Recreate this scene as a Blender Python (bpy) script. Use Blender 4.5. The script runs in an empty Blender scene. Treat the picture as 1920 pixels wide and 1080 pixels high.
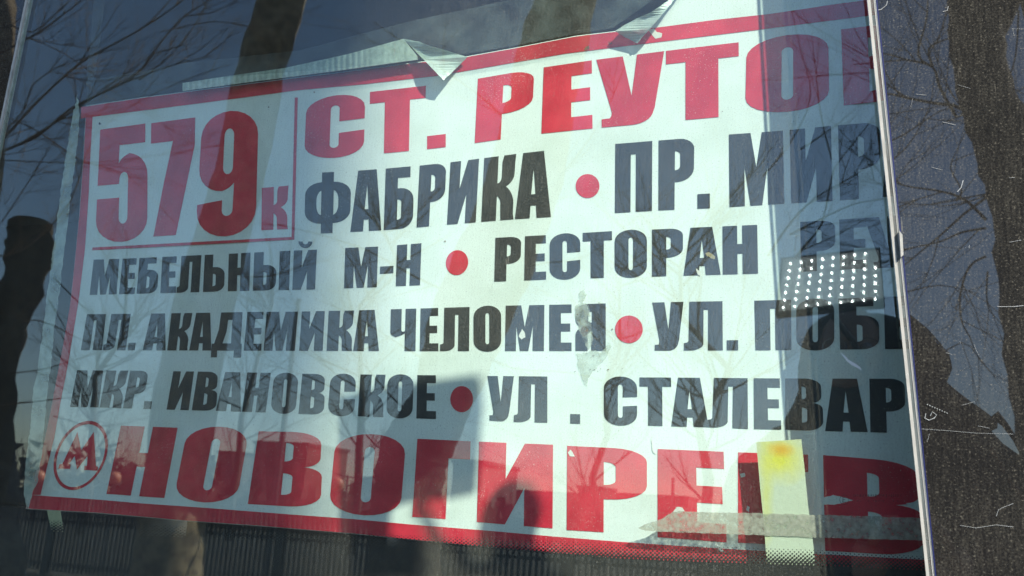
import bpy, math, random
from mathutils import Vector, Matrix
from mathutils.geometry import tessellate_polygon
random.seed(7)
C = bpy.context.scene.collection
S = bpy.context.scene

# ------------------------------------------------------------------ camera
F, CX, CY, D, EZ = 1800.0, 960.0, 540.0, 0.90, 1.40
Xc = Vector((4660, -130, -1800)).normalized()            # world axes seen by the camera (x right, y down, z forward)
Zc = Vector((486, -7500, 1800)); Zc = (Zc - Xc * Zc.dot(Xc)).normalized()
Yc = Zc.cross(Xc)
if Yc.z < 0: Yc = -Yc
def to_world(c): return Vector((Xc.dot(c), Yc.dot(c), Zc.dot(c)))
E = Vector((0, -D, EZ))
r_, u_, f_ = to_world(Vector((1, 0, 0))), to_world(Vector((0, -1, 0))), to_world(Vector((0, 0, 1)))
cam = bpy.data.cameras.new('camera'); cam.sensor_width = 36; cam.lens = F / 1920 * 36
cam.dof.use_dof = True; cam.dof.focus_distance = 0.98; cam.dof.aperture_fstop = 14; cam.clip_start = 0.02; cam.clip_end = 3000
co = bpy.data.objects.new('camera', cam); C.objects.link(co)
m = Matrix((( r_.x, u_.x, -f_.x, E.x), (r_.y, u_.y, -f_.y, E.y), (r_.z, u_.z, -f_.z, E.z), (0, 0, 0, 1)))
co.matrix_world = m; S.camera = co

# ------------------------------------------------------------------ light
SUN = Vector((0.604, -0.506, 0.616)).normalized()
el = math.asin(SUN.z); az = math.atan2(SUN.x, SUN.y)
w = bpy.data.worlds.new('World'); S.world = w; w.use_nodes = True
wn = w.node_tree.nodes; wl = w.node_tree.links
sky = wn.new('ShaderNodeTexSky'); sky.sky_type = 'NISHITA'; sky.sun_disc = False
sky.sun_elevation = el; sky.sun_rotation = az; sky.air_density = 1.0; sky.dust_density = 0.3; sky.ozone_density = 3.2
wl.new(sky.outputs[0], wn['Background'].inputs[0]); wn['Background'].inputs[1].default_value = 0.122
sl = bpy.data.lights.new('sun', 'SUN'); sl.energy = 5.0; sl.angle = math.radians(0.46); sl.color = (1.0, 0.965, 0.86)
so = bpy.data.objects.new('sun', sl); C.objects.link(so); so.rotation_euler = SUN.to_track_quat('Z', 'Y').to_euler(); so.location = (6, -5, 8)
S.view_settings.view_transform = 'Standard'; S.view_settings.look = 'None'
S.view_settings.exposure = 0.84; S.view_settings.gamma = 1.0
S.cycles.use_denoising = True; S.cycles.sample_clamp_indirect = 12; S.cycles.max_bounces = 10; S.cycles.transparent_max_bounces = 24; S.cycles.caustics_reflective = False

# ------------------------------------------------------------------ geometry helpers
def ray(px, py): return to_world(Vector((px - CX, py - CY, F)))
def at(px, py, Y):
    d = ray(px, py); return E + d * ((Y + D) / d.y)
def refl(px, py, yd, plane=0.0):
    """the point yd metres outside the window whose mirror image in the glass stands at this place"""
    p = at(px, py, yd + 2 * plane); return Vector((p.x, -yd, p.z))
def sheet_y(x, z):
    return 0.021 + 0.0015 * math.sin(x * 7 + 1) + 0.002 * math.sin(z * 5 + x * 3)
def on_sheet(px, py, lift=0.0):
    Y = 0.021
    for _ in range(4):
        p = at(px, py, Y); Y = sheet_y(p.x, p.z) - lift
    return at(px, py, Y)
def interp(tab, x):
    if x <= tab[0][0]:
        a, b = tab[0], tab[1]
    elif x >= tab[-1][0]:
        a, b = tab[-2], tab[-1]
    else:
        for a, b in zip(tab, tab[1:]):
            if a[0] <= x <= b[0]: break
    t = (x - a[0]) / (b[0] - a[0]); return a[1] + (b[1] - a[1]) * t
class MB:
    def __init__(s): s.v = []; s.f = []
    def face(s, pts):
        n = len(s.v); s.v += [tuple(p) for p in pts]; s.f.append(tuple(range(n, n + len(pts))))
    def tess(s, loops):
        n = len(s.v)
        for t in tessellate_polygon([[Vector((p[0], p[1], 0)) for p in l] for l in loops]): s.f.append(tuple(n + i for i in t))
        return n
    def grid(s, rows):
        n = len(s.v); w_ = len(rows[0])
        for r in rows: s.v += [tuple(p) for p in r]
        for i in range(len(rows) - 1):
            for j in range(w_ - 1):
                a = n + i * w_ + j; s.f.append((a, a + 1, a + w_ + 1, a + w_))
    def box(s, a, b):
        x0, y0, z0 = a; x1, y1, z1 = b; n = len(s.v)
        s.v += [(x0,y0,z0),(x1,y0,z0),(x1,y1,z0),(x0,y1,z0),(x0,y0,z1),(x1,y0,z1),(x1,y1,z1),(x0,y1,z1)]
        for q in ((0,3,2,1),(4,5,6,7),(0,1,5,4),(1,2,6,5),(2,3,7,6),(3,0,4,7)): s.f.append(tuple(n + i for i in q))
    def prism(s, loop, off):
        """closed solid from a planar loop moved by off"""
        k = len(loop); n = len(s.v); off = Vector(off)
        s.v += [tuple(p) for p in loop] + [tuple(Vector(p) + off) for p in loop]
        s.f.append(tuple(n + i for i in range(k))); s.f.append(tuple(n + k + i for i in reversed(range(k))))
        for i in range(k): s.f.append((n + i, n + k + i, n + k + (i + 1) % k, n + (i + 1) % k))
    def tube(s, pts, rad, n=6, cap=True):
        rings = []; pts = [Vector(p) for p in pts]; up = None
        for i, p in enumerate(pts):
            d = (pts[min(i + 1, len(pts) - 1)] - pts[max(i - 1, 0)]).normalized()
            if up is None: up = d.orthogonal().normalized()
            a = (up - d * up.dot(d)).normalized(); up = a; b = d.cross(a)
            rr = rad[i] if isinstance(rad, (list, tuple)) else rad
            k0 = len(s.v)
            for k in range(n):
                t = 2 * math.pi * k / n; s.v.append(tuple(p + (a * math.cos(t) + b * math.sin(t)) * rr))
            rings.append(k0)
        for q, r in zip(rings, rings[1:]):
            for k in range(n): s.f.append((q + k, q + (k + 1) % n, r + (k + 1) % n, r + k))
        if cap:
            s.f.append(tuple(rings[0] + k for k in reversed(range(n)))); s.f.append(tuple(rings[-1] + k for k in range(n)))
    def build(s, name, mat, parent=None, smooth=False, **kw):
        me = bpy.data.meshes.new(name); me.from_pydata(s.v, [], s.f); me.validate(); me.update()
        if mat: me.materials.append(mat)
        if smooth: me.polygons.foreach_set('use_smooth', [True] * len(me.polygons))
        o = bpy.data.objects.new(name, me); C.objects.link(o)
        if parent:
            o.parent = parent; o.matrix_parent_inverse = Matrix.Translation(-parent.location)
        for k, v in kw.items(): o[k] = v
        return o
def thing(name, label, cat, loc=(0, 0, 0), group=None):
    o = bpy.data.objects.new(name, None); C.objects.link(o); o.location = loc; o.empty_display_size = 0.1
    o['label'] = label; o['category'] = cat
    if group: o['group'] = group
    return o
def tag(o, label, cat, group=None):
    o['label'] = label; o['category'] = cat
    if group: o['group'] = group
    return o

# ------------------------------------------------------------------ materials
def mat(name, col, rough=0.6, metal=0.0, noise=None, bump=0.0, bscale=200, spec=0.5, emit=0):
    M = bpy.data.materials.new(name); M.use_nodes = True; n = M.node_tree.nodes; l = M.node_tree.links; b = n['Principled BSDF']
    b.inputs['Base Color'].default_value = (*col, 1); b.inputs['Roughness'].default_value = rough; b.inputs['Metallic'].default_value = metal
    b.inputs['Specular IOR Level'].default_value = spec
    geo = n.new('ShaderNodeNewGeometry')
    if noise:
        col2, sc, lo, hi = noise
        t = n.new('ShaderNodeTexNoise'); t.inputs['Scale'].default_value = sc; t.inputs['Detail'].default_value = 6
        l.new(geo.outputs['Position'], t.inputs['Vector'])
        r = n.new('ShaderNodeMapRange'); r.inputs[1].default_value = lo; r.inputs[2].default_value = hi; l.new(t.outputs[0], r.inputs[0])
        x = n.new('ShaderNodeMix'); x.data_type = 'RGBA'; x.inputs[6].default_value = (*col, 1); x.inputs[7].default_value = (*col2, 1)
        l.new(r.outputs[0], x.inputs[0]); l.new(x.outputs[2], b.inputs['Base Color'])
    if bump:
        t2 = n.new('ShaderNodeTexNoise'); t2.inputs['Scale'].default_value = bscale; t2.inputs['Detail'].default_value = 4
        l.new(geo.outputs['Position'], t2.inputs['Vector'])
        bp = n.new('ShaderNodeBump'); bp.inputs['Strength'].default_value = bump; bp.inputs['Distance'].default_value = 0.002
        l.new(t2.outputs[0], bp.inputs['Height']); l.new(bp.outputs[0], b.inputs['Normal'])
    if emit:
        b.inputs['Emission Color'].default_value = (*col, 1); b.inputs['Emission Strength'].default_value = emit
    return M
def print_mat(name, col, worn, amount=0.62, wear_scale=900):
    """ink on laminated paper: small pin-holes and scuffs where the paper shows"""
    M = mat(name, col, 0.45, noise=(tuple(c * 1.35 + 0.01 for c in col), 30, 0.35, 0.7), spec=0.25)
    n = M.node_tree.nodes; l = M.node_tree.links; b = n['Principled BSDF']; geo = [q for q in n if q.type == 'NEW_GEOMETRY'][0]
    src = b.inputs['Base Color'].links[0].from_socket
    t = n.new('ShaderNodeTexNoise'); t.inputs['Scale'].default_value = wear_scale; t.inputs['Detail'].default_value = 2; l.new(geo.outputs['Position'], t.inputs['Vector'])
    t2 = n.new('ShaderNodeTexNoise'); t2.inputs['Scale'].default_value = 14; l.new(geo.outputs['Position'], t2.inputs['Vector'])
    a = n.new('ShaderNodeMath'); a.operation = 'MULTIPLY_ADD'; l.new(t2.outputs[0], a.inputs[0]); a.inputs[1].default_value = 0.35; l.new(t.outputs[0], a.inputs[2])
    r = n.new('ShaderNodeMapRange'); r.inputs[1].default_value = amount + .27; r.inputs[2].default_value = amount + 0.33; l.new(a.outputs[0], r.inputs[0])
    x = n.new('ShaderNodeMix'); x.data_type = 'RGBA'; l.new(src, x.inputs[6]); x.inputs[7].default_value = (*worn, 1)
    l.new(r.outputs[0], x.inputs[0]); l.new(x.outputs[2], b.inputs['Base Color'])
    return M
def glass_mat(name, tint, dust_base, dust_speck, opaque=None, film=0.0, scratch=0.25, dust_col=(0.46, 0.45, 0.36)):
    """thin pane: clear body + mirror coat (Schlick) + dust that the sun picks out"""
    M = bpy.data.materials.new(name); M.use_nodes = True; n = M.node_tree.nodes; l = M.node_tree.links; n.clear()
    out = n.new('ShaderNodeOutputMaterial'); geo = n.new('ShaderNodeNewGeometry')
    if opaque:
        tr = n.new('ShaderNodeBsdfDiffuse'); tr.inputs[0].default_value = (*opaque, 1)
    else:
        tr = n.new('ShaderNodeBsdfTransparent'); tr.inputs[0].default_value = (*tint, 1)
    gl = n.new('ShaderNodeBsdfGlossy'); gl.inputs['Roughness'].default_value = 0.0; gl.inputs[0].default_value = (1, 1, 1, 1)
    lw = n.new('ShaderNodeLayerWeight'); lw.inputs[0].default_value = 0.5
    p = n.new('ShaderNodeMath'); p.operation = 'POWER'; p.inputs[1].default_value = 5; l.new(lw.outputs['Facing'], p.inputs[0])
    a = n.new('ShaderNodeMath'); a.operation = 'MULTIPLY_ADD'; a.inputs[1].default_value = 0.9; a.inputs[2].default_value = 0.070; l.new(p.outputs[0], a.inputs[0])
    mx = n.new('ShaderNodeMixShader'); l.new(a.outputs[0], mx.inputs[0]); l.new(tr.outputs[0], mx.inputs[1]); l.new(gl.outputs[0], mx.inputs[2])
    last = mx.outputs[0]
    if dust_base or dust_speck:
        df = n.new('ShaderNodeBsdfDiffuse'); df.inputs[0].default_value = (*dust_col, 1)
        big = n.new('ShaderNodeTexNoise'); big.inputs['Scale'].default_value = 9; big.inputs['Detail'].default_value = 5; l.new(geo.outputs['Position'], big.inputs[0])
        mid = n.new('ShaderNodeTexNoise'); mid.inputs['Scale'].default_value = 620; mid.inputs['Detail'].default_value = 5; l.new(geo.outputs['Position'], mid.inputs[0])
        fine = n.new('ShaderNodeTexNoise'); fine.inputs['Scale'].default_value = 620; fine.inputs['Detail'].default_value = 2; l.new(geo.outputs['Position'], fine.inputs[0])
        sx = n.new('ShaderNodeMapping'); sx.inputs['Scale'].default_value = (10, 1, .8); l.new(geo.outputs['Position'], sx.inputs[0])
        st = n.new('ShaderNodeTexNoise'); st.inputs['Scale'].default_value = 60; st.inputs['Detail'].default_value = 6; l.new(sx.outputs[0], st.inputs[0])
        def mr(sock, lo, hi, o0, o1):
            r = n.new('ShaderNodeMapRange'); r.inputs[1].default_value = lo; r.inputs[2].default_value = hi; r.inputs[3].default_value = o0; r.inputs[4].default_value = o1
            l.new(sock, r.inputs[0]); return r.outputs[0]
        def ma(op, x, y):
            q = n.new('ShaderNodeMath'); q.operation = op
            for i, z in enumerate((x, y)):
                if isinstance(z, (int, float)): q.inputs[i].default_value = z
                else: l.new(z, q.inputs[i])
            return q.outputs[0]
        base = ma('MULTIPLY', mr(mid.outputs[0], 0.36, 0.64, 0.35, 1.7), dust_base)
        base = ma('MULTIPLY', base, mr(big.outputs[0], 0.3, 0.7, 0.55, 1.45))
        base = ma('MULTIPLY', base, mr(st.outputs[0], 0.35, 0.65, 0.6, 1.45))
        spk = ma('MULTIPLY', mr(fine.outputs[0], 0.64, 0.74, 0, 1), dust_speck)
        # wiping scratches: long thin cells
        rot = n.new('ShaderNodeMapping'); rot.inputs['Rotation'].default_value = (0, 0.5, 0); rot.inputs['Scale'].default_value = (1, 1, 0.06); l.new(geo.outputs['Position'], rot.inputs[0])
        sc = n.new('ShaderNodeTexNoise'); sc.inputs['Scale'].default_value = 420; sc.inputs['Detail'].default_value = 1; l.new(rot.outputs[0], sc.inputs[0])
        sk = ma('MULTIPLY', ma('MULTIPLY', mr(sc.outputs[0], 0.74, 0.78, 0, 1), mr(big.outputs[0], 0.5, 0.6, 0, 1)), scratch)
        tot = ma('ADD', ma('ADD', base, spk), sk)
        m2 = n.new('ShaderNodeMixShader'); l.new(tot, m2.inputs[0]); l.new(last, m2.inputs[1]); l.new(df.outputs[0], m2.inputs[2]); last = m2.outputs[0]
    l.new(last, out.inputs[0]); return M
def film_mat(name, col, alpha, bump=0.0, rough=0.35, var=0.3, vscale=60):
    """translucent plastic tape: part clear, part milky"""
    M = bpy.data.materials.new(name); M.use_nodes = True; n = M.node_tree.nodes; l = M.node_tree.links; b = n['Principled BSDF']
    b.inputs['Base Color'].default_value = (*col, 1); b.inputs['Roughness'].default_value = rough
    out = n['Material Output']; tr = n.new('ShaderNodeBsdfTransparent'); tr.inputs[0].default_value = (0.93, 0.95, 0.94, 1)
    geo = n.new('ShaderNodeNewGeometry'); t = n.new('ShaderNodeTexNoise'); t.inputs['Scale'].default_value = vscale; t.inputs['Detail'].default_value = 5; l.new(geo.outputs['Position'], t.inputs[0])
    r = n.new('ShaderNodeMapRange'); r.inputs[1].default_value = .3; r.inputs[2].default_value = .7; r.inputs[3].default_value = max(0, alpha - var); r.inputs[4].default_value = min(1, alpha + var); l.new(t.outputs[0], r.inputs[0])
    mx = n.new('ShaderNodeMixShader'); l.new(r.outputs[0], mx.inputs[0]); l.new(tr.outputs[0], mx.inputs[1]); l.new(b.outputs[0], mx.inputs[2]); l.new(mx.outputs[0], out.inputs[0])
    if bump:
        bp = n.new('ShaderNodeBump'); bp.inputs['Strength'].default_value = bump; bp.inputs['Distance'].default_value = 0.003
        t2 = n.new('ShaderNodeTexNoise'); t2.inputs['Scale'].default_value = 90; l.new(geo.outputs['Position'], t2.inputs[0]); l.new(t2.outputs[0], bp.inputs['Height']); l.new(bp.outputs[0], b.inputs['Normal'])
    return M

M_paper = mat('laminated_paper', (0.80, 0.84, 0.80), 0.5, noise=((0.70, 0.745, 0.68), 16, 0.42, 0.72), bump=0.05, bscale=40, spec=0.3)
M_red = print_mat('red_ink', (0.56, 0.022, 0.045), (0.75, 0.55, 0.52))
M_black = print_mat('black_ink', (0.022, 0.024, 0.026), (0.35, 0.35, 0.33), amount=0.64)
M_pane = glass_mat('window_glass', (0.915, 0.99, 0.95), 0.042, 0.26)
M_pane_in = glass_mat('window_glass_inner', (0.975, 0.995, 0.985), 0.0, 0.0)
M_dark = glass_mat('dark_privacy_glass', (0, 0, 0), 0.036, 0.20, opaque=(0.010, 0.010, 0.011), dust_col=(0.42, 0.38, 0.30))
M_frit = mat('ceramic_frit', (0.012, 0.012, 0.013), 0.7)
M_rubber = mat('black_rubber', (0.015, 0.015, 0.016), 0.6)
M_seal = mat('pale_vinyl_seal', (0.46, 0.44, 0.40), 0.45, noise=((0.33, 0.32, 0.29), 60, 0.4, 0.7))
M_seal2 = mat('grey_vinyl_seal', (0.42, 0.43, 0.43), 0.5, noise=((0.30, 0.30, 0.29), 80, 0.4, 0.7))
M_blue = mat('blue_film_edge', (0.006, 0.010, 0.09), 0.5)
M_tape = film_mat('clear_tape', (0.55, 0.62, 0.57), 0.72, bump=0.5, var=.14)
M_tape_l = film_mat('milky_tape', (0.50, 0.58, 0.52), 0.52, bump=0.5, var=0.26, vscale=40)
M_tape_b = film_mat('aged_tape', (0.56, 0.52, 0.44), 0.50, bump=0.3, var=0.30, vscale=240)
M_film = film_mat('old_film', (0.42, 0.47, 0.46), 0.06, var=0.05, vscale=30)
M_card = mat('corrugated_card', (0.62, 0.68, 0.60), 0.8, noise=((0.45, 0.50, 0.43), 120, 0.4, 0.65), bump=0.4)
M_residue = film_mat('glue_residue', (0.60, 0.62, 0.50), 0.30, bump=0.2, var=0.28, vscale=110)
M_chip = mat('bare_paper_chip', (0.72, 0.70, 0.64), 0.8)
M_rust = film_mat('rusty_glue', (0.22, 0.13, 0.06), 0.55, var=0.5, vscale=180)
M_cabin = mat('cabin_lining', (0.045, 0.048, 0.05), 0.9)
M_seat = mat('seat_cloth', (0.03, 0.033, 0.045), 0.9)
M_body = mat('bus_paint', (0.50, 0.50, 0.47), 0.3)
M_bark = mat('brown_bark', (0.42, 0.33, 0.21), 0.9, noise=((0.20, 0.155, 0.105), 9, 0.4, 0.62), bump=1.0, bscale=25)
M_bark_d = mat('dark_bark', (0.13, 0.105, 0.075), 0.9, noise=((0.06, 0.05, 0.04), 12, 0.4, 0.62), bump=1.0, bscale=30)
M_twig = mat('twig_bark', (0.26, 0.17, 0.11), 0.85)
M_twig_d = mat('dark_twig_bark', (0.05, 0.042, 0.035), 0.85)
M_fence = mat('dark_fence_paint', (0.015, 0.018, 0.024), 0.6)
M_fencep = mat('fence_post_paint', (0.02, 0.024, 0.03), 0.6)
M_wood = mat('distant_wood', (0.075, 0.06, 0.048), 0.95)
M_asph = mat('asphalt', (0.05, 0.05, 0.05), 0.9, noise=((0.075, 0.072, 0.068), 3, 0.4, 0.6))
M_grass = mat('dry_spring_grass', (0.085, 0.075, 0.05), 0.95, noise=((0.06, 0.052, 0.038), 0.8, 0.4, 0.6))
M_kerb = mat('kerb_concrete', (0.30, 0.29, 0.27), 0.9)

# ------------------------------------------------------------------ ground
g = MB(); g.grid([[(x, y, 0) for x in (-1500, -30, 30, 1500)] for y in (-2500, -60, 6, 300)]); g.build('ground', M_grass, kind='structure')
g = MB(); g.box((-60, -5.2, -0.2), (60, 6, 0.004)); g.build('road', M_asph, kind='structure')
g = MB(); g.box((-60, -5.35, -0.2), (60, -5.2, 0.13)); g.build('kerb', M_kerb, kind='structure')

# ------------------------------------------------------------------ bus: pane, frit, body, cabin
bus = thing('bus', 'bus side with large clear window, black dotted lower border and grubby glass', 'bus', (-0.4, 0, 0))
def px_slab(loop, Y, th):
    pts = [at(x, y, Y) for x, y in loop]
    m_ = MB(); m_.prism(pts, (0, th, 0)); return m_
LEFT = [(47, 0), (0, 205)]                                     # left seam of the pane
def seam_x(y): return 46 - 0.222 * y if y < 205 else 0.5 - 0.20 * (y - 205)
x_left_top, x_left_bot = at(seam_x(-500), -500, 0), at(seam_x(1500), 1500, 0)
R_top, R_bot = at(2300, -700, 0), at(2300, 1700, 0)
outer = MB(); outer.face([x_left_top, R_top, R_bot, x_left_bot]); pane = outer.build('window_pane', M_pane, bus)
inner = MB(); inner.face([Vector(p) + Vector((0, 0.004, 0)) for p in (x_left_top, R_top, R_bot, x_left_bot)]); inner.build('inner_pane', M_pane_in, bus)
FT = [(-200, 958), (100, 975), (740, 1001.5), (1040, 1013), (1280, 1021.5), (1580, 1031), (1715, 1041), (2000, 1060)]
FS = [(-200, 980), (100, 996), (740, 1024), (1040, 1041), (1280, 1051.5), (1580, 1061.5), (1715, 1068), (2000, 1086)]
fb = MB(); xs = list(range(-60, 2300, 40))
fb.grid([[at(x, interp(FS, x) + 0.5, 0.0046) for x in xs], [at(x, interp(FS, x) + 700, 0.0046) for x in xs]])
frit = fb.build('frit_band', M_frit, bus)
dots = MB()
n0 = 0
xx = -60.0; k = 0
pitch = 8.05
for col in range(int(1900 / (pitch / 2))):
    x = -60 + col * pitch / 2
    for r in range(8):
        if (r + col) % 2: continue
        t = (r + 0.7) / 8.0
        y = interp(FT, x) * (1 - t) + interp(FS, x) * t
        rad = 0.75 + 2.5 * t ** 0.9
        hgt = (interp(FS, x) - interp(FT, x)) / 30.0
        dots.face([at(x + rad * math.cos(a_ * math.pi / 5), y + rad * hgt * math.sin(a_ * math.pi / 5), 0.0046) for a_ in range(10)])
dots.build('frit_dots', M_frit, bus, kind='stuff', label='black ceramic dots fading upward from the frit band')
# seam on the left with its pale seal, then the neighbouring dark pane
sm = MB(); sm2 = MB(); sm3 = MB()
def strip_between(mb, f0, f1, y0, y1, Y, th):
    a, b, c, d = at(f0(y0), y0, Y), at(f1(y0), y0, Y), at(f1(y1), y1, Y), at(f0(y1), y1, Y)
    mb.prism([a, b, c, d], (0, th, 0))
strip_between(sm, lambda y: seam_x(y) - 6, lambda y: seam_x(y) - 2.5, -500, 1500, -0.004, 0.010)
sm.build('edge_seal', M_seal, bus, label='pale seal down the left edge of the window')
strip_between(sm2, lambda y: seam_x(y) - 2.3, lambda y: seam_x(y) + 3.5, -500, 1500, -0.001, 0.004)
sm2.build('sealant_bead', M_tape_l, bus)
strip_between(sm3, lambda y: seam_x(y) - 400, lambda y: seam_x(y) - 6.5, -500, 1500, -0.0005, 0.005)
sm3.build('side_pane', M_dark, bus, label='dark pane beyond the left seal')
# body below, above, roof and cabin shell
bd = MB()
bd.box((-4.5, -0.002, 0.35), (1.6, 0.03, 1.00)); bd.box((-4.5, -0.002, 2.35), (1.6, 0.03, 2.55))
bd.box((-4.5, -0.002, 1.0), (-1.75, 0.03, 2.35)); bd.build('body_side', M_body, bus)
cb = MB(); cb.box((-4.5, 2.1, 0.35), (1.6, 2.13, 2.55)); cb.box((-4.5, 0.031, 2.52), (1.6, 2.1, 2.56)); cb.box((-4.5, 0.031, 0.3), (1.6, 2.1, 0.36))
cb.box((-4.53, 0.031, 0.5), (-4.5, 2.1, 2.55)); cb.box((1.6, 0.031, 0.5), (1.63, 2.1, 2.55))
cb.build('cabin_shell', M_cabin, bus)
for x in (-1.5, -0.55, 0.45):
    s_ = MB(); s_.box((x - .22, 0.55, 0.75), (x + .22, 0.68, 1.36)); s_.box((x - .22, 0.66, 0.65), (x + .22, 1.1, 0.77)); s_.box((x - .13, 0.56, 1.37), (x + .13, 0.66, 1.57))
    s_.build('seat', M_seat, bus)
for x in (-3.6, 0.9):
    wh = MB(); wh.tube([(x, -0.01, 0.42), (x, 0.24, 0.42)], 0.42, 28); wh.build('wheel', M_rubber, bus)

# ------------------------------------------------------------------ door leaf standing proud of the window, at the right
PD = -0.060
def edge_x(y): return 1626 + 0.1025 * y
door = thing('sliding_door', 'dusty dark glass door leaf with pale edge strip, right of the route sign', 'door', (0.1, PD, 0.4))
def door_strip(name, x0, x1, Y, th, M, **kw):
    q = MB(); strip_between(q, lambda y: edge_x(y) + x0, lambda y: edge_x(y) + x1, -600, 1700, Y, th); return q.build(name, M, door, **kw)
door_strip('edge_lip', 0, 6.0, PD - 0.0005, 0.0006, M_seal, label='narrow white lip along the door edge')
door_strip('edge_web', 6.1, 11.9, PD - 0.0003, 0.0004, film_mat('clear_web', (0.6, 0.6, 0.57), 0.12, var=.05), label='clear flexible strip that lets a line of sunlight through')
door_strip('edge_channel', 12.0, 15.0, PD - 0.0005, 0.0004, M_seal, label='pale grey channel of the door edge')
door_strip('edge_bead', 14.8, 16.8, PD - 0.0008, 0.002, M_seal2)
door_strip('blue_film', 16.8, 19.0, PD - 0.0012, 0.004, M_blue, label='thin line of dark blue film beside the edge')
door_strip('glass_panel', 19.0, 900, PD, 0.005, M_dark, label='dark dusty scratched pane')
scr = MB(); rs = random.Random(5)
def scratch(pts, w=0.0005):
    scr.tube([at(x, y, PD - .0004) for x, y in pts], w, 4)
for _ in range(16):
    x, y = rs.uniform(1700, 1915), rs.uniform(20, 1070); a_ = rs.choice((rs.uniform(-.3, .3), rs.uniform(1.1, 1.9))); L = rs.uniform(5, 26)
    if x > edge_x(y) + 24: scratch([(x, y), (x + L * .5 * math.cos(a_) + rs.uniform(-1, 1), y + L * .5 * math.sin(a_)), (x + L * math.cos(a_), y + L * math.sin(a_))], rs.uniform(.0001, .00022))
for k in range(9): scratch([(1738 + k * 4.6, 758 + k * 2.0), (1740 + k * 4.6, 759 + k * 2.0)], .0005)
scratch([(1726, 804), (1770, 807), (1830, 812), (1900, 814)], .00013); scratch([(1736, 775), (1734, 784), (1742, 788), (1752, 784), (1756, 778), (1748, 772), (1744, 780)], .0003)
scratch([(1640, 20), (1652, 18), (1662, 10), (1664, 2)], .0004); scratch([(1768, 22), (1776, 20), (1778, 12)], .0004); scratch([(1795, 360), (1802, 352), (1806, 338)], .0004); scratch([(1870, 575), (1900, 575), (1919, 573)], .0003)
scratch([(1800, 985), (1830, 990), (1868, 984), (1900, 988)], .00018); scratch([(1868, 968), (1872, 956), (1884, 950), (1900, 944)], .00018)
scr.build('scratches', M_seal2, door, kind='stuff', label='fine pale scratches and scuffs on the dark pane')
dn = MB()                                                       # chipped bit of the lip
dn.prism([at(edge_x(430) + 16, 432, PD - .004), at(edge_x(430) + 22, 440, PD - .004), at(edge_x(470) + 20, 478, PD - .004), at(edge_x(470) + 15, 482, PD - .004)], (0, .003, 0))
dn.build('peeled_seal_flap', M_seal, door)

# ------------------------------------------------------------------ the route sign
sign = thing('route_sign', 'laminated route number sign with red border taped behind the bus window', 'sign', tuple(at(900, 960, 0.021)))
XL = [(180, 162), (300, 155), (400, 148), (500, 138), (567, 131), (620, 122), (700, 107), (780, 92), (840, 79), (880, 70), (920, 58), (955, 48)]
YTo = [(150, 200), (264, 182.7), (360, 170), (560, 144.6), (640, 135), (793, 115), (873, 106), (973, 88), (1080, 67), (1140, 60), (1240, 49.4), (1341, 36), (1443, 25), (1570, 6), (1750, -18)]
YTs = YTo[:10] + [(1222, 50), (1262, -2), (1292, -34), (1800, -110)]
YTi = [(160, 221), (173, 219.2), (368, 194.6), (560, 169), (686, 157.7), (821, 142), (860, 135.4), (1060, 100.6), (1260, 75.6), (1443, 53.3), (1628, 29.6), (1780, 10)]
YBi = [(60, 928), (77, 929.5), (180, 936.5), (267, 944), (390, 952.5), (530, 963.5), (660, 973), (775, 983.8), (900, 993.8), (1040, 1006), (1165, 1016), (1260, 1022.5), (1395, 1031), (1780, 1052)]
YBo = [(40, 953), (58, 955), (180, 962), (355, 977.5), (480, 986), (660, 1001), (900, 1025), (1400, 1068), (1800, 1096)]
XLi = [(219, 173.5), (300, 169), (360, 166.5), (450, 160.5), (470, 159), (567, 147), (680, 128), (762, 112), (820, 102), (880, 87), (928, 76)]
sh = MB(); rows = []
for j in range(41):
    v = j / 40; row = []
    for i in range(171):
        u = i / 170; y0 = 190 + 765 * v
        x = interp(XL, y0) * (1 - u) + 1780 * u
        y = interp(YTs, x) * (1 - v) + interp(YBo, x) * v
        row.append(on_sheet(x, y))
    rows.append(row)
sh.grid(rows)
sheet = sh.build('paper_sheet', M_paper, sign, smooth=True)
so_ = sheet.modifiers.new('thick', 'SOLIDIFY'); so_.thickness = 0.0006; so_.offset = -1 if False else 1
LIFT = 0.0004
def px_loop(mb, loops, lift=LIFT, fn=on_sheet):
    n = mb.tess(loops)
    for lp in loops: mb.v += [tuple(fn(x, y, lift)) for x, y in lp]
def band(mb, fa, fb_, ts, horiz=True):
    ra = [on_sheet(*((t, fa(t)) if horiz else (fa(t), t)), LIFT) for t in ts]
    rb = [on_sheet(*((t, fb_(t)) if horiz else (fb_(t), t)), LIFT) for t in ts]
    mb.grid([ra, rb])
fr = MB()
ts = [152 + (1780 - 152) * i / 120 for i in range(121)]
band(fr, lambda x: interp(YTo, x) + 1.2, lambda x: interp(YTi, x), ts)
ts = [50 + (1780 - 50) * i / 120 for i in range(121)]
band(fr, lambda x: interp(YBi, x), lambda x: interp(YBo, x) - 1.0, ts)
ts = [interp(YTi, 170) - 0.5 + (928.5 - interp(YTi, 170)) * i / 40 for i in range(41)]
band(fr, lambda y: interp(XL, y) + 1.3, lambda y: interp(XLi, y), ts, False)
fr.build('red_border', M_red, sign, label='red frame line printed round the sign')

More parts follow.
